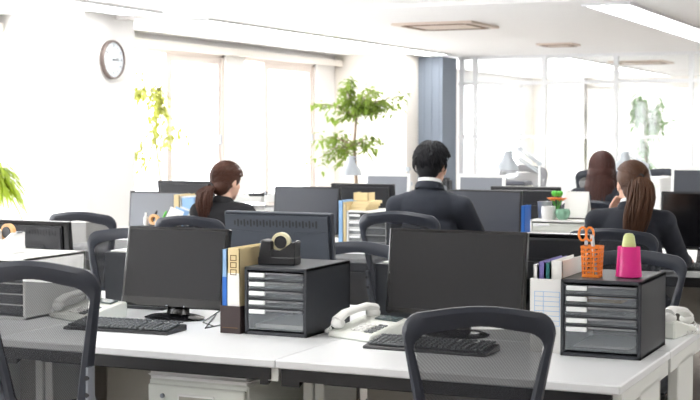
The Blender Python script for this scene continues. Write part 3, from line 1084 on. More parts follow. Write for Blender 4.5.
# cables behind the left monitor
tag(MB().tube([(-2.62, 4.50, .7235), (-2.70, 4.56, .726), (-2.68, 4.66, .76), (-2.60, 4.72, .80), (-2.56, 4.74, .83)], .0025, n=6).build('cable', M_cable),
    'thin dark cable looping up between the left monitor and the brown file box', 'cable')
tag(MB().tube([(-2.78, 4.80, .723), (-2.70, 4.62, .723), (-2.62, 4.44, .723), (-2.60, 4.62, .723), (-2.66, 4.84, .723)], .0025, n=6).build('cable', M_black),
    'black cable lying on the desk right of the left monitor base', 'cable')


# ------------------------------------------------------------------ small things on the middle island
def lathe_thing(name, prof, m, loc, label, cat, n=20):
    return tag(MB().lathe(prof, n=n).build(name, m, None, loc=loc), label, cat)


lathe_thing('steel_cup', [(0, 0), (.036, 0), (.042, .095), (.043, .097), (.040, .095), (.034, .004), (0, .004)], M_metalcup, (-2.29, 7.70, .9555), 'brushed steel cup on the white drawer unit', 'cup')
lathe_thing('white_mug', [(0, 0), (.036, 0), (.040, .05), (.039, .075), (.036, .075), (.035, .008), (0, .008)], M_white, (-2.245, 7.62, .9555), 'white mug before the potted flower', 'cup')
fp = thing('potted_flower', 'small orange and green potted flower on the white drawer unit', 'flower pot', (-2.235, 7.76, .9555))
MB().lathe([(0, 0), (.026, 0), (.034, .05), (.031, .05), (.024, .006), (0, .006)], n=20).build('pot', M_pot, fp)
st = MB()
for k in range(7):
    a = k * .9
    st.tube([(0, 0, .03), (.02 * math.cos(a), .02 * math.sin(a), .08), (.035 * math.cos(a), .035 * math.sin(a), .11)], .002, n=5)
st.build('stems', M_green, fp)
for k in range(7):
    a = k * .9
    c = (.035 * math.cos(a), .035 * math.sin(a), .105)
    fl = MB()
    for j in range(6):
        M = Matrix.Translation(c) @ Matrix.Rotation(j * PI / 3, 4, 'Z') @ Matrix.Rotation(R(-25), 4, 'Y')
        fl.ball(M @ Vector((.014, 0, 0)), (.014, .008, .003), 8, 6, M=M.to_3x3().to_4x4())
    fl.ball(c, .006, 8, 6)
    fl.build('blossom', M_orange, fp)
lv = MB()
for k in range(8):
    a = k * 2 * PI / 8
    lv.ball((.02 * math.cos(a), .02 * math.sin(a), .14), (.014, .008, .018), 8, 6, M=Matrix.Rotation(a, 4, 'Z') @ Matrix.Rotation(R(30), 4, 'Y'))
lv.build('leaves', M_green, fp)
lathe_thing('glass_bowl', [(0, 0), (.022, 0), (.04, .02), (.044, .04), (.038, .06), (.034, .06), (.038, .04), (.034, .02), (0, .006)],
            mat('green_glass', srgb(150, 196, 170), rough=0.1, var=.4, vscale=40, trans=.25), (-2.165, 7.63, .9555), 'round pale green bowl beside the white mug', 'bowl')
cal = thing('desk_calendar', 'white desk calendar with a brown foot, left of the long-haired woman', 'calendar', (-2.115, 7.76, .9555), R(-8))
MB().prism([(-.04, .004), (-.036, .004), (.004, .155), (0, .155)], 'x', -.07, .07).prism([(.04, .004), (.036, .004), (-.004, .155), (0, .155)], 'x', -.07, .07).build('pages', M_paper, cal, smooth=False)
MB().box(-.075, .075, -.045, .045, 0, .006).build('foot', M_brownbox, cal, smooth=False)
MB().tube([(-.06 + .12 * k / 60, .004 * math.cos(k * 1.3), .155 + .004 * math.sin(k * 1.3)) for k in range(61)], .001, n=4).build('spiral_binding', M_ink, cal)
tag(MB().box(0, .16, 0, .2, 0, .004).build('clear_file', M_ltblue, None, smooth=False, loc=(-1.95, 7.55, .721)), 'pale blue clear file lying left of the suited woman', 'file')

# stationery tray in front of the grey-screened monitor
sb = make_organizer(.30, .22, .14, M_org, [.5, .5])
sb.location = (-4.86, 7.40, .72)
tag(sb, 'low charcoal organizer with stationery on top, before the grey-screened monitor', 'organizer')
tag(MB().lathe([(.018, 0), (.034, 0), (.034, .03), (.018, .03), (.018, 0)], n=24, M=Matrix.Translation((0, 0, .034)) @ Matrix.Rotation(R(80), 4, 'X')).build('tape_roll', M_orangetape, None, loc=(-4.77, 7.48, .86)), 'tan tape roll standing on the low organizer', 'tape')
tag(MB().lathe([(0, 0), (.014, 0), (.014, .05), (.007, .06), (.007, .08), (0, .08)], n=14).build('correction_bottle', M_white, None, loc=(-4.83, 7.46, .86)), 'small white bottle beside the tan tape roll', 'bottle')
for k, (x, m, lb) in enumerate(((-4.73, M_green, 'green marker leaning on the low organizer'), (-4.70, M_lime, 'lime marker leaning on the low organizer'), (-4.80, M_black, 'black marker leaning on the low organizer'))):
    tag(MB().cyl((0, 0, 0.008), (.03, .02, .085), .007, n=10).cyl((.03, .02, .085), (.033, .022, .093), .004, n=8).build('marker_pen', m, None, loc=(x, 7.47, .86)), lb, 'marker', 'markers on the low organizer')
for k in range(3):
    tag(MB().box(-.05, .05, -.003, .003, 0, .10, M=Matrix.Translation((0, .0, 0)) @ Matrix.Rotation(R(18), 4, 'Y') @ Matrix.Rotation(R(-20), 4, 'X')).build('notepad', M_ltblue if k == 1 else M_paper, None, smooth=False, loc=(-4.64 + .02 * k, 7.45 + .03 * k, .876)),
        ['front', 'middle bluish', 'rear'][k] + ' notepad leaning on the low organizer', 'notepad', 'notepads on the low organizer')

# letter trays with papers, beside the ponytailed woman
for k in range(4):
    lt = thing('letter_tray', ['lowest', 'second', 'third', 'topmost'][k] + ' tray of the letter tray stack right of the ponytailed woman', 'letter tray', (-4.66, 8.25, .72 + k * .085), group='stacked letter trays')
    MB().box(0, .26, 0, .33, 0, .003).box(0, .003, 0, .33, .003, .05).box(.257, .26, 0, .33, .003, .05).box(0, .26, .327, .33, .003, .05).build('tray', M_white, lt, smooth=False)
    for x in (.004, .256):
        for y in (.02, .31):
            MB().cyl((x, y, .0), (x, y, .083), .004, n=6).build('riser', M_chrome, lt)
    papers((-4.645, 8.26, .7245 + k * .085), .22, .29, [.03, .02, .025, .035][k], 'papers lying in the %s letter tray' % ['lowest', 'second', 'third', 'topmost'][k], rz=R(random.uniform(-3, 3)), group='papers in the letter trays')
tag(MB().box(0, .12, 0, .05, 0, .02, bev=.004).box(.10, .13, .01, .04, .02, .03, bev=.003).build('stapler', M_black, None, loc=(-4.54, 8.28, 1.0155)), 'black stapler on the top letter tray', 'stapler')


# ------------------------------------------------------------------ desk lamps on the far island
def lamp(loc, head, elbow, mid, label, rz=0, arms=None):
    """clamp lamp; points are local: post foot at origin, mid = top of the post"""
    t = thing('desk_lamp', label, 'lamp', loc, rz)
    H, E, Mi = Vector(head), Vector(elbow), Vector(mid)
    MB().lathe([(0, 0), (.07, 0), (.07, .015), (.02, .03), (0, .03)], n=24).build('base', M_shade, t)
    MB().cyl((0, 0, .02), Mi, .009).build('post', M_whiteframe, t)
    for a, b_ in arms or ((Mi, E), (E, H)):
        a, b_ = Vector(a), Vector(b_)
        ar = MB()
        for o in (-.012, .012):
            off = Vector((0, 0, o))
            ar.cyl(a + off, b_ + off, .0055, n=8)
        a_, c_ = a.lerp(b_, .1), a.lerp(b_, .55)
        ar.tube([a_ + Vector((.007 * math.cos(k * 1.6), .007 * math.sin(k * 1.6), 0)) + (c_ - a_) * (k / 40) for k in range(41)], .0015, n=4)
        ar.build('arm', M_shade, t)
    for P in (Mi, E, H):
        MB().cyl(P - Vector((0, .015, 0)), P + Vector((0, .015, 0)), .018, n=12).build('joint', M_shade, t)
    MB().lathe([(.012, .035), (.03, .03), (.036, 0), (.045, -.03), (.085, -.085), (.095, -.125), (.090, -.125), (.08, -.085), (.04, -.03), (.03, 0), (.012, .03)], n=28,
               M=Matrix.Translation(H + Vector((-.015, 0, -.02)))).build('lamp_shade', M_shade, t)
    MB().ball(H + Vector((-.015, 0, -.075)), .028).build('bulb', M_white, t)


lamp((-4.36, 10.75, .72), (-.52, -.02, .51), (-.02, 0, .42), (-.0, 0, .30), 'grey clamp desk lamp in front of the green tree, left of the man')
lamp((-3.335, 11.05, .72), (-.26, 0, .56), (-.165, .0, .59), (0, 0, .47), 'grey articulated desk lamp right of the grey column',
     arms=[((0, 0, .40), (-.25, 0, .56)), ((0, 0, .47), (-.165, 0, .59)), ((-.165, 0, .59), (-.25, 0, .56))])
lamp((-2.42, 11.16, .72), (-.22, .0, .56), (-.05, 0, .46), (0, 0, .3), 'grey desk lamp between the two women at the right')

pt = thing('printer', 'small white printer with a dark lid at the foot of the articulated lamp', 'printer', (-3.49, 10.74, .72))
MB().box(-.18, .18, -.13, .13, 0, .30, bev=.02, seg=3).build('body', M_offwhite, pt)
MB().box(-.165, .165, -.11, .12, .30, .335, bev=.014, seg=3).build('lid', M_darkpot, pt)
vs = MB()
for k in range(6):
    vs.box(-.14 + k * .045, -.115 + k * .045, -.133, -.130, .22, .26)
vs.build('buttons', M_purple, pt, smooth=False)
MB().box(-.14, .14, -.17, -.13, .05, .06, bev=.003).build('paper_tray', M_white, pt)
wt = thing('desktop_computer', 'white upright computer case beside the far palm planter', 'computer', (-2.36, 10.85, .72))
MB().box(-.11, .11, -.20, .20, 0, .38, bev=.01).build('case', M_white, wt)
MB().box(-.09, .09, -.203, -.20, .30, .33).build('drive_slot', M_offwhite, wt, smooth=False)
MB().cyl((0, -.205, .25), (0, -.2, .25), .01).build('power_button', M_silver, wt)
sp = thing('desk_speaker', 'small dark speaker beside the white-framed monitor right of the man', 'speaker', (-3.95, 10.5, .72))
MB().box(-.045, .045, -.05, .05, 0, .36, bev=.02, seg=3).build('cabinet', M_black, sp)
MB().lathe([(0, 0), (.03, 0), (.034, .004), (0, .006)], n=20, M=Matrix.Translation((0, -.05, .27)) @ Matrix.Rotation(R(90), 4, 'X')).build('cone', M_key, sp)


# ------------------------------------------------------------------ plants
def leaf(mb, base, d, ln, wd, droop=.3, fold=.25):
    """pointed leaf blade with a midrib fold; d = direction"""
    d = Vector(d).normalized()
    side = d.cross(Vector((0, 0, 1)))
    if side.length < .1:
        side = Vector((1, 0, 0))
    side.normalize()
    up = side.cross(d).normalized()
    prof = [(0, 0), (.25, .75), (.5, 1), (.78, .6), (1, 0)]
    base = Vector(base)
    L, C, Rr = [], [], []
    for u, w_ in prof:
        p = base + d * ln * u + Vector((0, 0, -droop * ln * u * u))
        C.append(mb.bm.verts.new(p))
        if 0 < u < 1:
            L.append(mb.bm.verts.new(p + side * wd * w_ / 2 + up * wd * fold * w_))
            Rr.append(mb.bm.verts.new(p - side * wd * w_ / 2 + up * wd * fold * w_))
    for S in (L, Rr):
        mb.bm.faces.new((C[0], S[0], C[1]))
        for k in range(len(S) - 1):
            mb.bm.faces.new((C[k + 1], S[k], S[k + 1], C[k + 2]))
        mb.bm.faces.new((C[-2], S[-1], C[-1]))


def rnd_dir(rg, zlo=-1, zhi=1):
    a = rg.uniform(0, 2 * PI)
    z = rg.uniform(zlo, zhi)
    s = math.sqrt(max(0, 1 - z * z))
    return Vector((s * math.cos(a), s * math.sin(a), z))


def tree(loc, label, trunk, clusters, m_leaf, lsize, seed, pot_h=.3, droop=.4, hang=0.0):
    rg = random.Random(seed)
    t = thing('potted_tree', label, 'plant', loc)
    MB().lathe([(0, 0), (.14, 0), (.19, pot_h), (.195, pot_h + .01), (.175, pot_h + .01), (.17, pot_h - .02), (0, pot_h - .02)], n=28).build('pot', M_pot, t)
    MB().lathe([(0, pot_h - .03), (.168, pot_h - .03), (.165, pot_h - .012), (0, pot_h - .008)], n=20).build('soil', M_soil, t)
    br = MB()
    br.tube(trunk, [.022 - .012 * k / (len(trunk) - 1) for k in range(len(trunk))], n=8)
    lf = MB()
    for (c, r, n, src) in clusters:
        c = Vector(c)
        s = Vector(trunk[src])
        nb2 = max(4, n // 28)
        for b_ in range(nb2):
            tip = c + Vector([rg.gauss(0, .5) * q for q in r])
            mid = s.lerp(tip, .5) + Vector((0, 0, .06 - hang * .2))
            br.tube([s, mid, tip], [.008, .005, .002], n=5)
            for k in range(n // nb2):
                u = rg.uniform(.35, 1.15)
                p = (s.lerp(mid, u * 2) if u < .5 else mid.lerp(tip, u * 2 - 1)) + Vector([rg.gauss(0, .16) * q for q in r])
                d = rnd_dir(rg, -.6 - hang, .7 - hang)
                leaf(lf, p, d, lsize * rg.uniform(.7, 1.2), lsize * .42, droop)
    br.build('trunk', M_bark if loc[0] > -7 else M_palebark, t)
    lf.build('foliage', m_leaf, t, smooth=False)
    return t


tree((-6.33, 14.0, 0), 'green tree with two leaf clusters standing before the pale corner wall',
     [(0, 0, .28), (.01, 0, .9), (-.02, .01, 1.3), (.01, 0, 1.62), (-.05, 0, 1.78)],
     [((.18, 0, 1.78), (.36, .25, .17), 600, 3), ((-.10, 0, 1.86), (.10, .15, .14), 110, 4), ((-.28, 0, 1.66), (.22, .18, .14), 90, 3),
      ((-.30, 0, 1.28), (.26, .2, .24), 230, 2), ((.16, 0, 1.25), (.20, .2, .16), 120, 2)],
     M_leaf, .092, 3)
tree((-7.82, 12.35, 0), 'airy yellow-green tree with hanging leaves in front of the first window',
     [(0, 0, .28), (.02, .0, .8), (-.02, -.05, 1.4), (0, 0, 1.9)],
     [((0, -.1, 1.75), (.12, .40, .26), 230, 3), ((0, -.35, 1.50), (.10, .16, .45), 150, 2), ((.05, .25, 1.42), (.12, .25, .30), 60, 2), ((0, -.25, 1.1), (.1, .15, .2), 30, 2)],
     M_leafy, .085, 5, hang=.35)


def blades(loc, label, pot_r, pot_h, n, ln, wd, m, seed, stem_h=.0, mp=M_pot, spread=.9, name='potted_plant', stems=1):
    rg = random.Random(seed)
    t = thing(name, label, 'plant', loc)
    MB().lathe([(0, 0), (pot_r * .8, 0), (pot_r, pot_h), (pot_r * .93, pot_h), (pot_r * .9, pot_h - .03), (0, pot_h - .03)], n=24).build('pot', mp, t)
    MB().lathe([(0, pot_h - .04), (pot_r * .88, pot_h - .04), (0, pot_h - .02)], n=16).build('soil', M_soil, t)
    lf, stt = MB(), MB()
    for s in range(stems):
        a = 2 * PI * s / max(1, stems)
        bx, by = (.0, .0) if stems == 1 else (pot_r * .5 * math.cos(a), pot_r * .5 * math.sin(a))
        hh = stem_h * (1 - .25 * s / max(1, stems))
        tx, ty = bx * 2.2, by * 2.2
        stt.tube([(bx, by, pot_h - .04), ((bx + tx) / 2, (by + ty) / 2, pot_h + hh / 2), (tx, ty, pot_h + hh)], [.014, .012, .01], n=7)
        for k in range(n // stems):
            d = rnd_dir(rg, -.1, .95)
            L = ln * rg.uniform(.6, 1.1)
            base = Vector((tx, ty, pot_h + hh * rg.uniform(.75, 1)))
            prev = None
            side = d.cross(Vector((0, 0, 1))).normalized()
            for j in range(8):
                u = j / 7
                p = base + Vector((d.x, d.y, d.z * 1.1 + .35)).normalized() * L * u + Vector((0, 0, -spread * L * u * u))
                w_ = wd * (math.sin(PI * min(1, u * .85 + .12)) if u < 1 else .03)
                cur = (lf.bm.verts.new(p + side * w_ / 2), lf.bm.verts.new(p - Vector((0, 0, w_ * .2))), lf.bm.verts.new(p - side * w_ / 2))
                if prev:
                    lf.bm.faces.new((prev[0], prev[1], cur[1], cur[0]))
                    lf.bm.faces.new((prev[1], prev[2], cur[2], cur[1]))
                prev = cur
    stt.build('stem', M_bark, t)
    lf.build('foliage', m, t)
    return t


blades((-7.50, 9.3, 0), 'lime-green spiky potted plant at the left border', .17, .32, 260, .40, .022, M_bladeg, 8, stem_h=.83, spread=1.15)
pl_ = tree((-4.33, 19.6, .62), 'tall upright palm in a slate planter beyond the glass partition',
           [(0, 0, .2), (-.03, 0, .5), (-.05, 0, .8), (-.08, 0, 1.2)],
           [((-.12, 0, 1.12), (.10, .1, .28), 260, 3), ((.12, 0, 1.02), (.14, .12, .24), 260, 2), ((-.12, 0, .62), (.09, .1, .14), 110, 1), ((.02, 0, .45), (.10, .1, .12), 50, 0)],
           M_palm, .11, 12, pot_h=.24, hang=.3)
for c_ in pl_.children:
    if c_.name.startswith('pot'):
        c_.data.materials[0] = M_darkpot
cb = thing('low_cabinet', 'pale low cabinet carrying the palm beyond the glass partition', 'cabinet', (-4.33, 19.6, 0))
MB().box(-.6, .6, -.25, .25, .04, .60, bev=.005).build('body', M_offwhite, cb, smooth=False)
MB().box(-.61, .61, -.26, .26, .60, .62, bev=.004).build('top_board', M_desk, cb, smooth=False)
for s in (-1, 1):
    d = MB().box(.01 if s > 0 else -.59, .59 if s > 0 else -.01, -.262, -.25, .06, .585, bev=.003).build('door', M_offwhite, cb, smooth=False)
    MB().box(s * .05 - .006, s * .05 + .006, -.275, -.262, .30, .42, bev=.003).build('handle', M_silver, d)


# ------------------------------------------------------------------ people
def fuse(mb, name, m, parent, voxel=.006, smooth=4):
    """one continuous surface out of overlapping volumes"""
    bmesh.ops.recalc_face_normals(mb.bm, faces=mb.bm.faces)
    me = bpy.data.meshes.new(name)
    mb.bm.to_mesh(me)
    mb.bm.free()
    o = bpy.data.objects.new(name, me)
    COL.objects.link(o)
    r = o.modifiers.new('r', 'REMESH')
    r.mode = 'VOXEL'
    r.voxel_size = voxel
    s = o.modifiers.new('s', 'SMOOTH')
    s.factor = .5
    s.iterations = smooth
    dg = bpy.context.evaluated_depsgraph_get()
    dg.update()
    me2 = bpy.data.meshes.new_from_object(o.evaluated_get(dg))
    bpy.data.objects.remove(o)
    for p in me2.polygons:
        p.use_smooth = True
    me2.materials.clear()
    me2.materials.append(m)
    o2 = bpy.data.objects.new(name, me2)
    COL.objects.link(o2)
    o2.parent = parent
    return o2


def hand(mb, wrist, fwd, palm_n, side, curl=.5, s=1.0):
    """palm, four fingers of different lengths with knuckle bends, thumb off the side. side=+1 thumb towards +lateral"""
    w_ = Vector(wrist)
    f = Vector(fwd).normalized()
    n = Vector(palm_n).normalized()          # direction the palm faces
    lat = f.cross(n).normalized() * side     # towards the thumb
    rot = Matrix((lat, f, -n)).transposed().to_4x4()
    mb.ball(w_ + f * .048 * s, (.038 * s, .050 * s, .014 * s), 16, 10, M=rot)
    for k, ln in enumerate((.070, .078, .073, .058)):
        o = lat * (.030 - .0205 * k) * s
        base = w_ + f * (.080 - .004 * abs(k - 1)) * s + o
        d1 = (f + n * curl * .35 + lat * (.10 - .07 * k)).normalized()
        p1 = base + d1 * ln * .45 * s
        d2 = (f + n * curl * 1.2 + lat * (.06 - .04 * k)).normalized()
        p2 = p1 + d2 * ln * .30 * s
        d3 = (f * .6 + n * curl * 2.0).normalized()
        p3 = p2 + d3 * ln * .25 * s
        mb.cap(base - f * .02 * s, p1, .0088 * s, .0080 * s, 10)
        mb.cap(p1, p2, .0080 * s, .0072 * s, 10)
        mb.cap(p2, p3, .0072 * s, .0062 * s, 10)
    tb = w_ + f * .028 * s + lat * .024 * s
    t1 = tb + (lat * .75 + f * .7 + n * .25).normalized() * .036 * s
    t2 = t1 + (lat * .35 + f * .9 + n * .4).normalized() * .030 * s
    mb.cap(tb, t1, .0115 * s, .0098 * s, 10)
    mb.cap(t1, t2, .0098 * s, .0078 * s, 10)


def person(loc, rz, label, top, build, yaw, pitch, hairfn, hair_m, suit, wrists, elbows, collar=True, lean=.03, fem=False, palms=None, rise=.02):
    """origin on the floor below the hips, facing +y"""
    t = thing('person', label, 'person', loc, rz)
    k = (top - .50) / .89

    def zz(z):
        return .50 + (z - .50) * k
    bw = build
    # joints
    hip = [Vector((s * .09, 0, .54)) for s in (-1, 1)]
    knee = [Vector((s * .11, .43, .53)) for s in (-1, 1)]
    ank = [Vector((s * .11, .40, .10)) for s in (-1, 1)]
    sh_ = [Vector((s * .165 * bw, lean, zz(1.045 + rise * .1))) for s in (-1, 1)]
    neck0, neck1 = Vector((0, lean + .005, zz(1.06 + rise))), Vector((0, lean + .03, zz(1.18)))
    HM = Matrix.Translation(Vector((0, lean + .045, top - .125))) @ Matrix.Rotation(yaw, 4, 'Z') @ Matrix.Rotation(pitch, 4, 'X')
    el, wr = [Vector(e) for e in elbows], [Vector(w_) for w_ in wrists]
    hs = .93 if fem else 1.0

    def torso(mb, g):
        mb.ball((0, .0, .56), (.155 + g, .115 + g, .10 + g))
        mb.ball((0, .01, zz(.70)), (.13 * bw + g, .095 + g, .14 + g))
        mb.ball((0, lean * .6, zz(.86)), (.152 * bw + g, .105 + g, .16 + g))
        mb.ball((0, lean * .9, zz(.99 + rise)), (.150 * bw + g, .088 + g, .10 + g))
        mb.cap(sh_[0], sh_[1], .052 + g, .052 + g)
        if g > 0:
            mb.cap((0, lean, zz(1.03 + rise)), (0, lean + .008, zz(1.088 + rise)), .075 if not fem else .062, .066 if not fem else .055)
        # sloping trapezius
        for s in (0, 1):
            mb.cap(sh_[s], neck0 + Vector((0, 0, -.008 + g * .4)), .048 + g, .05 + g * .6)

    def arms(mb, g, cut=0.0):
        for s in (0, 1):
            mb.cap(sh_[s], el[s], (.050 if not fem else .043) + g, (.040 if not fem else .035) + g)
            e2 = el[s].lerp(wr[s], 1 - cut)
            mb.cap(el[s], e2, (.039 if not fem else .034) + g, (.027 if not fem else .024) + g + cut * .05)

    def legs(mb, g):
        for s in (0, 1):
            mb.cap(hip[s], knee[s], .080 + g, .056 + g)
            mb.cap(knee[s], ank[s], .054 + g, .036 + g * .6)

    body = MB()
    torso(body, -.012)
    arms(body, -.004)
    legs(body, -.012)
    nr = .056 if not fem else .045
    body.cap(neck0, neck1, nr, nr * .95)
    for s in (0, 1):
        fw = (wr[s] - el[s]).normalized()
        pn = Vector((0, 0, -1)) if palms is None or palms[s] is None else Vector(palms[s][1])
        if palms is not None and palms[s] is not None:
            fw = Vector(palms[s][0])
        elif fw.z < .5:
            fw = Vector((fw.x * .5, fw.y + .3, 0)).normalized()
        # thumb points to the body's midline when the palm faces down
        lat = fw.cross(pn)
        side = 1 if lat.x * (-1 if s == 1 else 1) > 0 else -1
        hand(body, wr[s], fw, pn, side, .45, hs)
        body.ball(ank[s] + Vector((0, .06, -.055)), (.04, .10, .035))
    # head (cranium, jaw, cheeks, brow, nose, chin, ears)
    hb = lambda c, r, M=Matrix(): body.ball(HM @ Vector([q * hs for q in c]), [q * hs for q in r], 20, 14, M=HM.to_3x3().to_4x4() @ M)
    hb((0, -.005, .035), (.074, .094, .086))
    hb((0, .022, -.035), (.058, .070, .075))
    hb((0, .062, -.085), (.024, .022, .022))
    hb((0, .080, -.012), (.011, .020, .016))
    hb((0, .082, .010), (.008, .014, .026))
    for s in (-1, 1):
        hb((s * .034, .058, -.022), (.022, .022, .022))
        hb((s * .028, .076, .030), (.020, .012, .008))
        hb((s * .076, -.004, -.008), (.007, .018, .030), Matrix.Rotation(s * R(-18), 4, 'Z'))
        hb((s * .074, .004, -.030), (.007, .010, .012))
    hb((0, .078, -.052), (.022, .012, .010))
    b_o = fuse(body, 'body', M_skin, t, .0052, 3)
    # eyes and lips
    for s in (-1, 1):
        e = MB().ball(HM @ Vector((s * .029 * hs, .076 * hs, .012 * hs)), .0115 * hs).build('eye', M_eye, b_o)
        MB().ball(HM @ Vector((s * .029 * hs, .0845 * hs, .012 * hs)), .0052 * hs).build('iris', M_iris, e)
    MB().ball(HM @ Vector((0, .086 * hs, -.052 * hs)), (.020 * hs, .006 * hs, .006 * hs), M=HM.to_3x3().to_4x4()).build('lips', M_lip, b_o)
    # clothing
    tr = MB()
    legs(tr, .012)
    tr.ball((0, .0, .565), (.165, .128, .105))
    fuse(tr, 'trousers', suit, t, .010, 4)
    jk = MB()
    torso(jk, .012)
    arms(jk, .014, .06)
    for s in (0, 1):   # creases at the elbow and upper sleeve
        for u in (.25, .5, .75, .9):
            c = sh_[s].lerp(el[s], u)
            ax = (el[s] - sh_[s]).normalized()
            jk.ball(c + Vector((0, -.006, 0)), (.062 if not fem else .056, .060 if not fem else .054, .012), 14, 8, M=ax.to_track_quat('Z', 'Y').to_matrix().to_4x4() @ Matrix.Rotation(R(12 * (1 if u != .5 else -1)), 4, 'X'))
    fuse(jk, 'jacket', suit, t, .009, 5)
    # collar of the jacket and, inside it, the shirt
    def ring(c, r0, r1, h, dz_back):
        mb = MB()
        rg = []
        for i in range(28):
            a = 2 * PI * i / 28
            zo = dz_back * (-math.sin(a)) * .5
            cx, cy = math.cos(a), math.sin(a)
            rg.append((Vector((c[0] + cx * r0, c[1] + cy * r0 * .95, c[2] + zo - h / 2)), Vector((c[0] + cx * r1, c[1] + cy * r1 * .95, c[2] + zo + h / 2))))
        V = [[mb.bm.verts.new(p_) for p_ in (lo, lo.lerp(hi, .5) + (lo - Vector(c)).normalized() * .003, hi, hi - (hi - Vector(c)).normalized() * .004, lo - (lo - Vector(c)).normalized() * .006)] for lo, hi in rg]
        for i in range(28):
            A, B = V[i], V[(i + 1) % 28]
            for j in range(5):
                mb.bm.faces.new((A[j], A[(j + 1) % 5], B[(j + 1) % 5], B[j]))
        return mb
    ring((0, lean + .006, zz(1.108 + rise)), nr + .026, nr + .012, .036, .030).build('jacket_collar', suit, t)
    if collar:
        ring((0, lean + .012, zz(1.128 + rise)), nr + .010, nr + .005, .034, .028).build('shirt_collar', M_shirt, t)
        for s in (0, 1):
            d_ = (wr[s] - el[s]).normalized()
            MB().cyl(wr[s] - d_ * .030, wr[s] - d_ * .004, .032 if not fem else .028, .031 if not fem else .027, n=20).build('shirt_cuff', M_shirt, t)
    for s in (0, 1):
        shoe = MB()
        a = ank[s]
        shoe.ball(a + Vector((0, .065, -.065)), (.046, .125, .034)).ball(a + Vector((0, -.01, -.045)), (.040, .050, .045))
        fuse(shoe, 'shoe', M_black, t, .008, 3)
    hairfn(t, HM, hs, hair_m)
    return t


def on_skull(az, el_, g=0.0):
    """point on the skull: az from the back (0 = back, +x side positive), el_ elevation"""
    return Vector(((.078 + g) * math.sin(az) * math.cos(el_), -.004 - (.099 + g) * math.cos(az) * math.cos(el_), .030 + (.096 + g) * math.sin(el_)))


def hair_short(t, HM, hs, m):
    rg = random.Random(4)
    mb = MB()
    mb.ball(HM @ Vector((0, -.012, .040)), (.083, .098, .090), 24, 16, M=HM.to_3x3().to_4x4())
    mb.ball(HM @ Vector((0, -.050, -.012)), (.066, .052, .062), 20, 12, M=HM.to_3x3().to_4x4())
    hb = fuse(mb, 'hair', m, t, .006, 4)
    st = MB()
    for k in range(620):
        az = rg.uniform(-2.6, 2.6)
        e0 = rg.uniform(.05, 1.5)
        if abs(az) > 1.3:
            e0 = max(e0, .55)
        ln = rg.uniform(.4, .75)
        pts = []
        tw = rg.uniform(-.35, .35) + .15
        for j in range(5):
            u = j / 4
            e = e0 - ln * u
            if abs(az) > 1.35:
                e = max(e, .25)
            g = .010 + .010 * math.sin(PI * u) + rg.uniform(0, .004)
            p = on_skull(az + tw * u, e, g)
            if e < .0 and abs(az) < 1.3:
                p.y *= .97
            pts.append(HM @ p)
        st.tube(pts, [.0022, .0034, .0032, .0024, .0006], n=4)
    st.build('hair_strands', m, hb)


def hair_tail(t, HM, hs, m, tie=(0, -.112, .01), tail=None, w0=.030, seed=9, n=46):
    rg = random.Random(seed)
    mb = MB()
    mb.ball(HM @ Vector((0, -.014, .036)), (.086 * hs, .104 * hs, .094 * hs), 24, 16, M=HM.to_3x3().to_4x4())
    mb.ball(HM @ Vector((0, -.046, -.020)), (.070 * hs, .060 * hs, .072 * hs), 20, 12, M=HM.to_3x3().to_4x4())
    hb = fuse(mb, 'hair', m, t, .006, 4)
    st = MB()
    T = Vector(tie)
    for k in range(360):   # combed strands running over the skull to the tie
        az = rg.uniform(-2.75, 2.75)
        e0 = rg.uniform(-.45, 1.45)
        if abs(az) > 1.25:
            e0 = max(e0, .45)
        s = on_skull(az, e0, .006) * hs
        pts = []
        for j in range(7):
            u = j / 6
            p = s.lerp(T, u)
            c = Vector((0, -.006, .032)) * hs
            d = p - c
            d2 = Vector((d.x / .085, d.y / .107, d.z / .096)) / hs
            if d2.length < 1.05 and u < .93:
                d = d / d2.length * (1.045 + rg.uniform(0, .03))
            pts.append(HM @ (c + d))
        st.tube(pts, .0026, n=4)
    st.build('hair_strands', m, hb)
    tm = MB()
    TW = HM @ T
    path = [TW] + [TW + Vector(p) for p in tail]
    for k in range(n):
        a = rg.uniform(0, 2 * PI)
        rr = math.sqrt(rg.uniform(0, 1))
        pts, rad = [], []
        ph_ = rg.uniform(0, 6)
        L = len(path)
        # dense sampling of the path
        end = rg.uniform(.72, 1.0)
        for j in range(12):
            u = j / 11 * end * (L - 1)
            i = min(int(u), L - 2)
            p = path[i].lerp(path[i + 1], u - i)
            uu = j / 11
            w_ = w0 * (.35 + 1.2 * math.sin(PI * min(1, uu * .8 + .08)))
            pts.append(p + Vector((math.cos(a) * rr * w_ + .006 * math.sin(ph_ + 5 * uu), math.sin(a) * rr * w_ * .6, 0)))
            rad.append(.0045 * (1 - .75 * uu ** 2))
        tm.tube(pts, rad, n=5)
    tm.build('ponytail', m, hb)
    MB().lathe([(.012, -.010), (.020, -.006), (.021, .006), (.012, .010), (.012, -.010)], n=18,
               M=Matrix.Translation(TW + Vector((0, -.004, 0))) @ Matrix.Rotation(R(70), 4, 'X')).build('hair_tie', M_ink, hb)


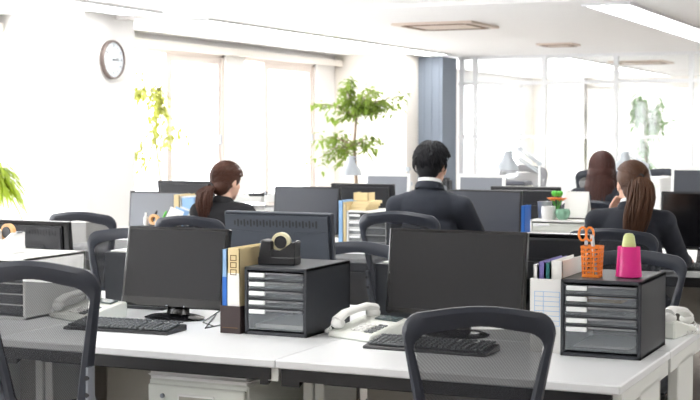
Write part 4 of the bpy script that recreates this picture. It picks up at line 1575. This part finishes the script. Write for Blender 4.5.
def hair_long(t, HM, hs, m):
    rg = random.Random(21)
    mb = MB()
    mb.ball(HM @ Vector((0, -.010, .036)), (.083, .100, .090), 24, 16, M=HM.to_3x3().to_4x4())
    C = HM @ Vector((0, -.03, 0))
    for (z, wx, wy, dy) in ((-.02, .094, .080, -.018), (-.10, .108, .066, -.032), (-.18, .122, .055, -.045), (-.26, .130, .045, -.06), (-.33, .128, .036, -.068)):
        mb.ball(C + Vector((0, dy, z)), (wx, wy, .07))
    hb = fuse(mb, 'hair', m, t, .007, 4)
    st = MB()
    for k in range(420):
        az = rg.uniform(-1.75, 1.75)
        e0 = rg.uniform(.1, 1.5)
        pts = []
        for j in range(4):
            e = e0 - (e0 + .05) * j / 3
            pts.append(HM @ on_skull(az, e, .012))
        p = pts[-1]
        ln = rg.uniform(.30, .40)
        for j in range(1, 7):
            u = j / 6
            pts.append(Vector((C.x + (p.x - C.x) * (1 + .50 * u) + .004 * math.sin(6 * u + az * 3), p.y - .045 * u * (1 if p.y < C.y else .5), p.z - ln * u)))
        st.tube(pts, .0028, n=4)
    st.build('hair_strands', m, hb)


# man in the dark suit
person((-2.71, 6.93, 0), R(4), 'man in a dark suit with short black hair, seated in the centre, back to us', 1.385, 1.10, R(-6), R(-4), hair_short, M_hairb, M_suit,
       wrists=[(-.12, .52, .765), (.16, .50, .765)], elbows=[(-.25, .22, .80), (.26, .20, .80)], rise=.055)
# suited woman with the ponytail at the right
person((-1.62, 6.93, 0), R(6), 'woman in a dark suit with long brown ponytail, chin on hand, at the right', 1.31, 1.02, R(30), R(4),
       lambda t, HM, hs, m: hair_tail(t, HM, hs, m, (0, -.106, .045), [(.012, -.03, -.03), (.012, -.055, -.10), (-.005, -.06, -.18), (-.02, -.055, -.26), (-.045, -.05, -.38)], .046, 9, 150),
       M_hairbr2, M_suit2, wrists=[(-.115, .13, 1.02), (.235, .45, .768)], elbows=[(-.26, .30, .80), (.235, .17, .80)], fem=True,
       palms=[((.45, -.10, .9), (.75, -.55, 0)), None])
# woman by the windows
person((-4.0, 6.95, 0), R(-4), 'woman in black with a low brown ponytail, seated before the windows', 1.285, .95, R(-14), R(-8),
       lambda t, HM, hs, m: hair_tail(t, HM, hs, m, (-.02, -.104, -.035), [(-.015, -.03, -.03), (-.02, -.035, -.09), (-.02, -.03, -.16), (-.03, -.02, -.23)], .034, 14, 110),
       M_hairbr, M_blackwear, wrists=[(-.10, .50, .765), (.16, .52, .765)], elbows=[(-.24, .22, .79), (.25, .22, .79)], fem=True, collar=False)
# long-haired woman at the far island
person((-2.43, 9.48, 0), 0, 'woman with long straight auburn-brown hair seated at the far island', 1.31, .98, R(2), R(-2), hair_long, M_hairbr3, M_suit2,
       wrists=[(-.12, .50, .765), (.14, .50, .765)], elbows=[(-.23, .22, .79), (.24, .22, .79)], fem=True)
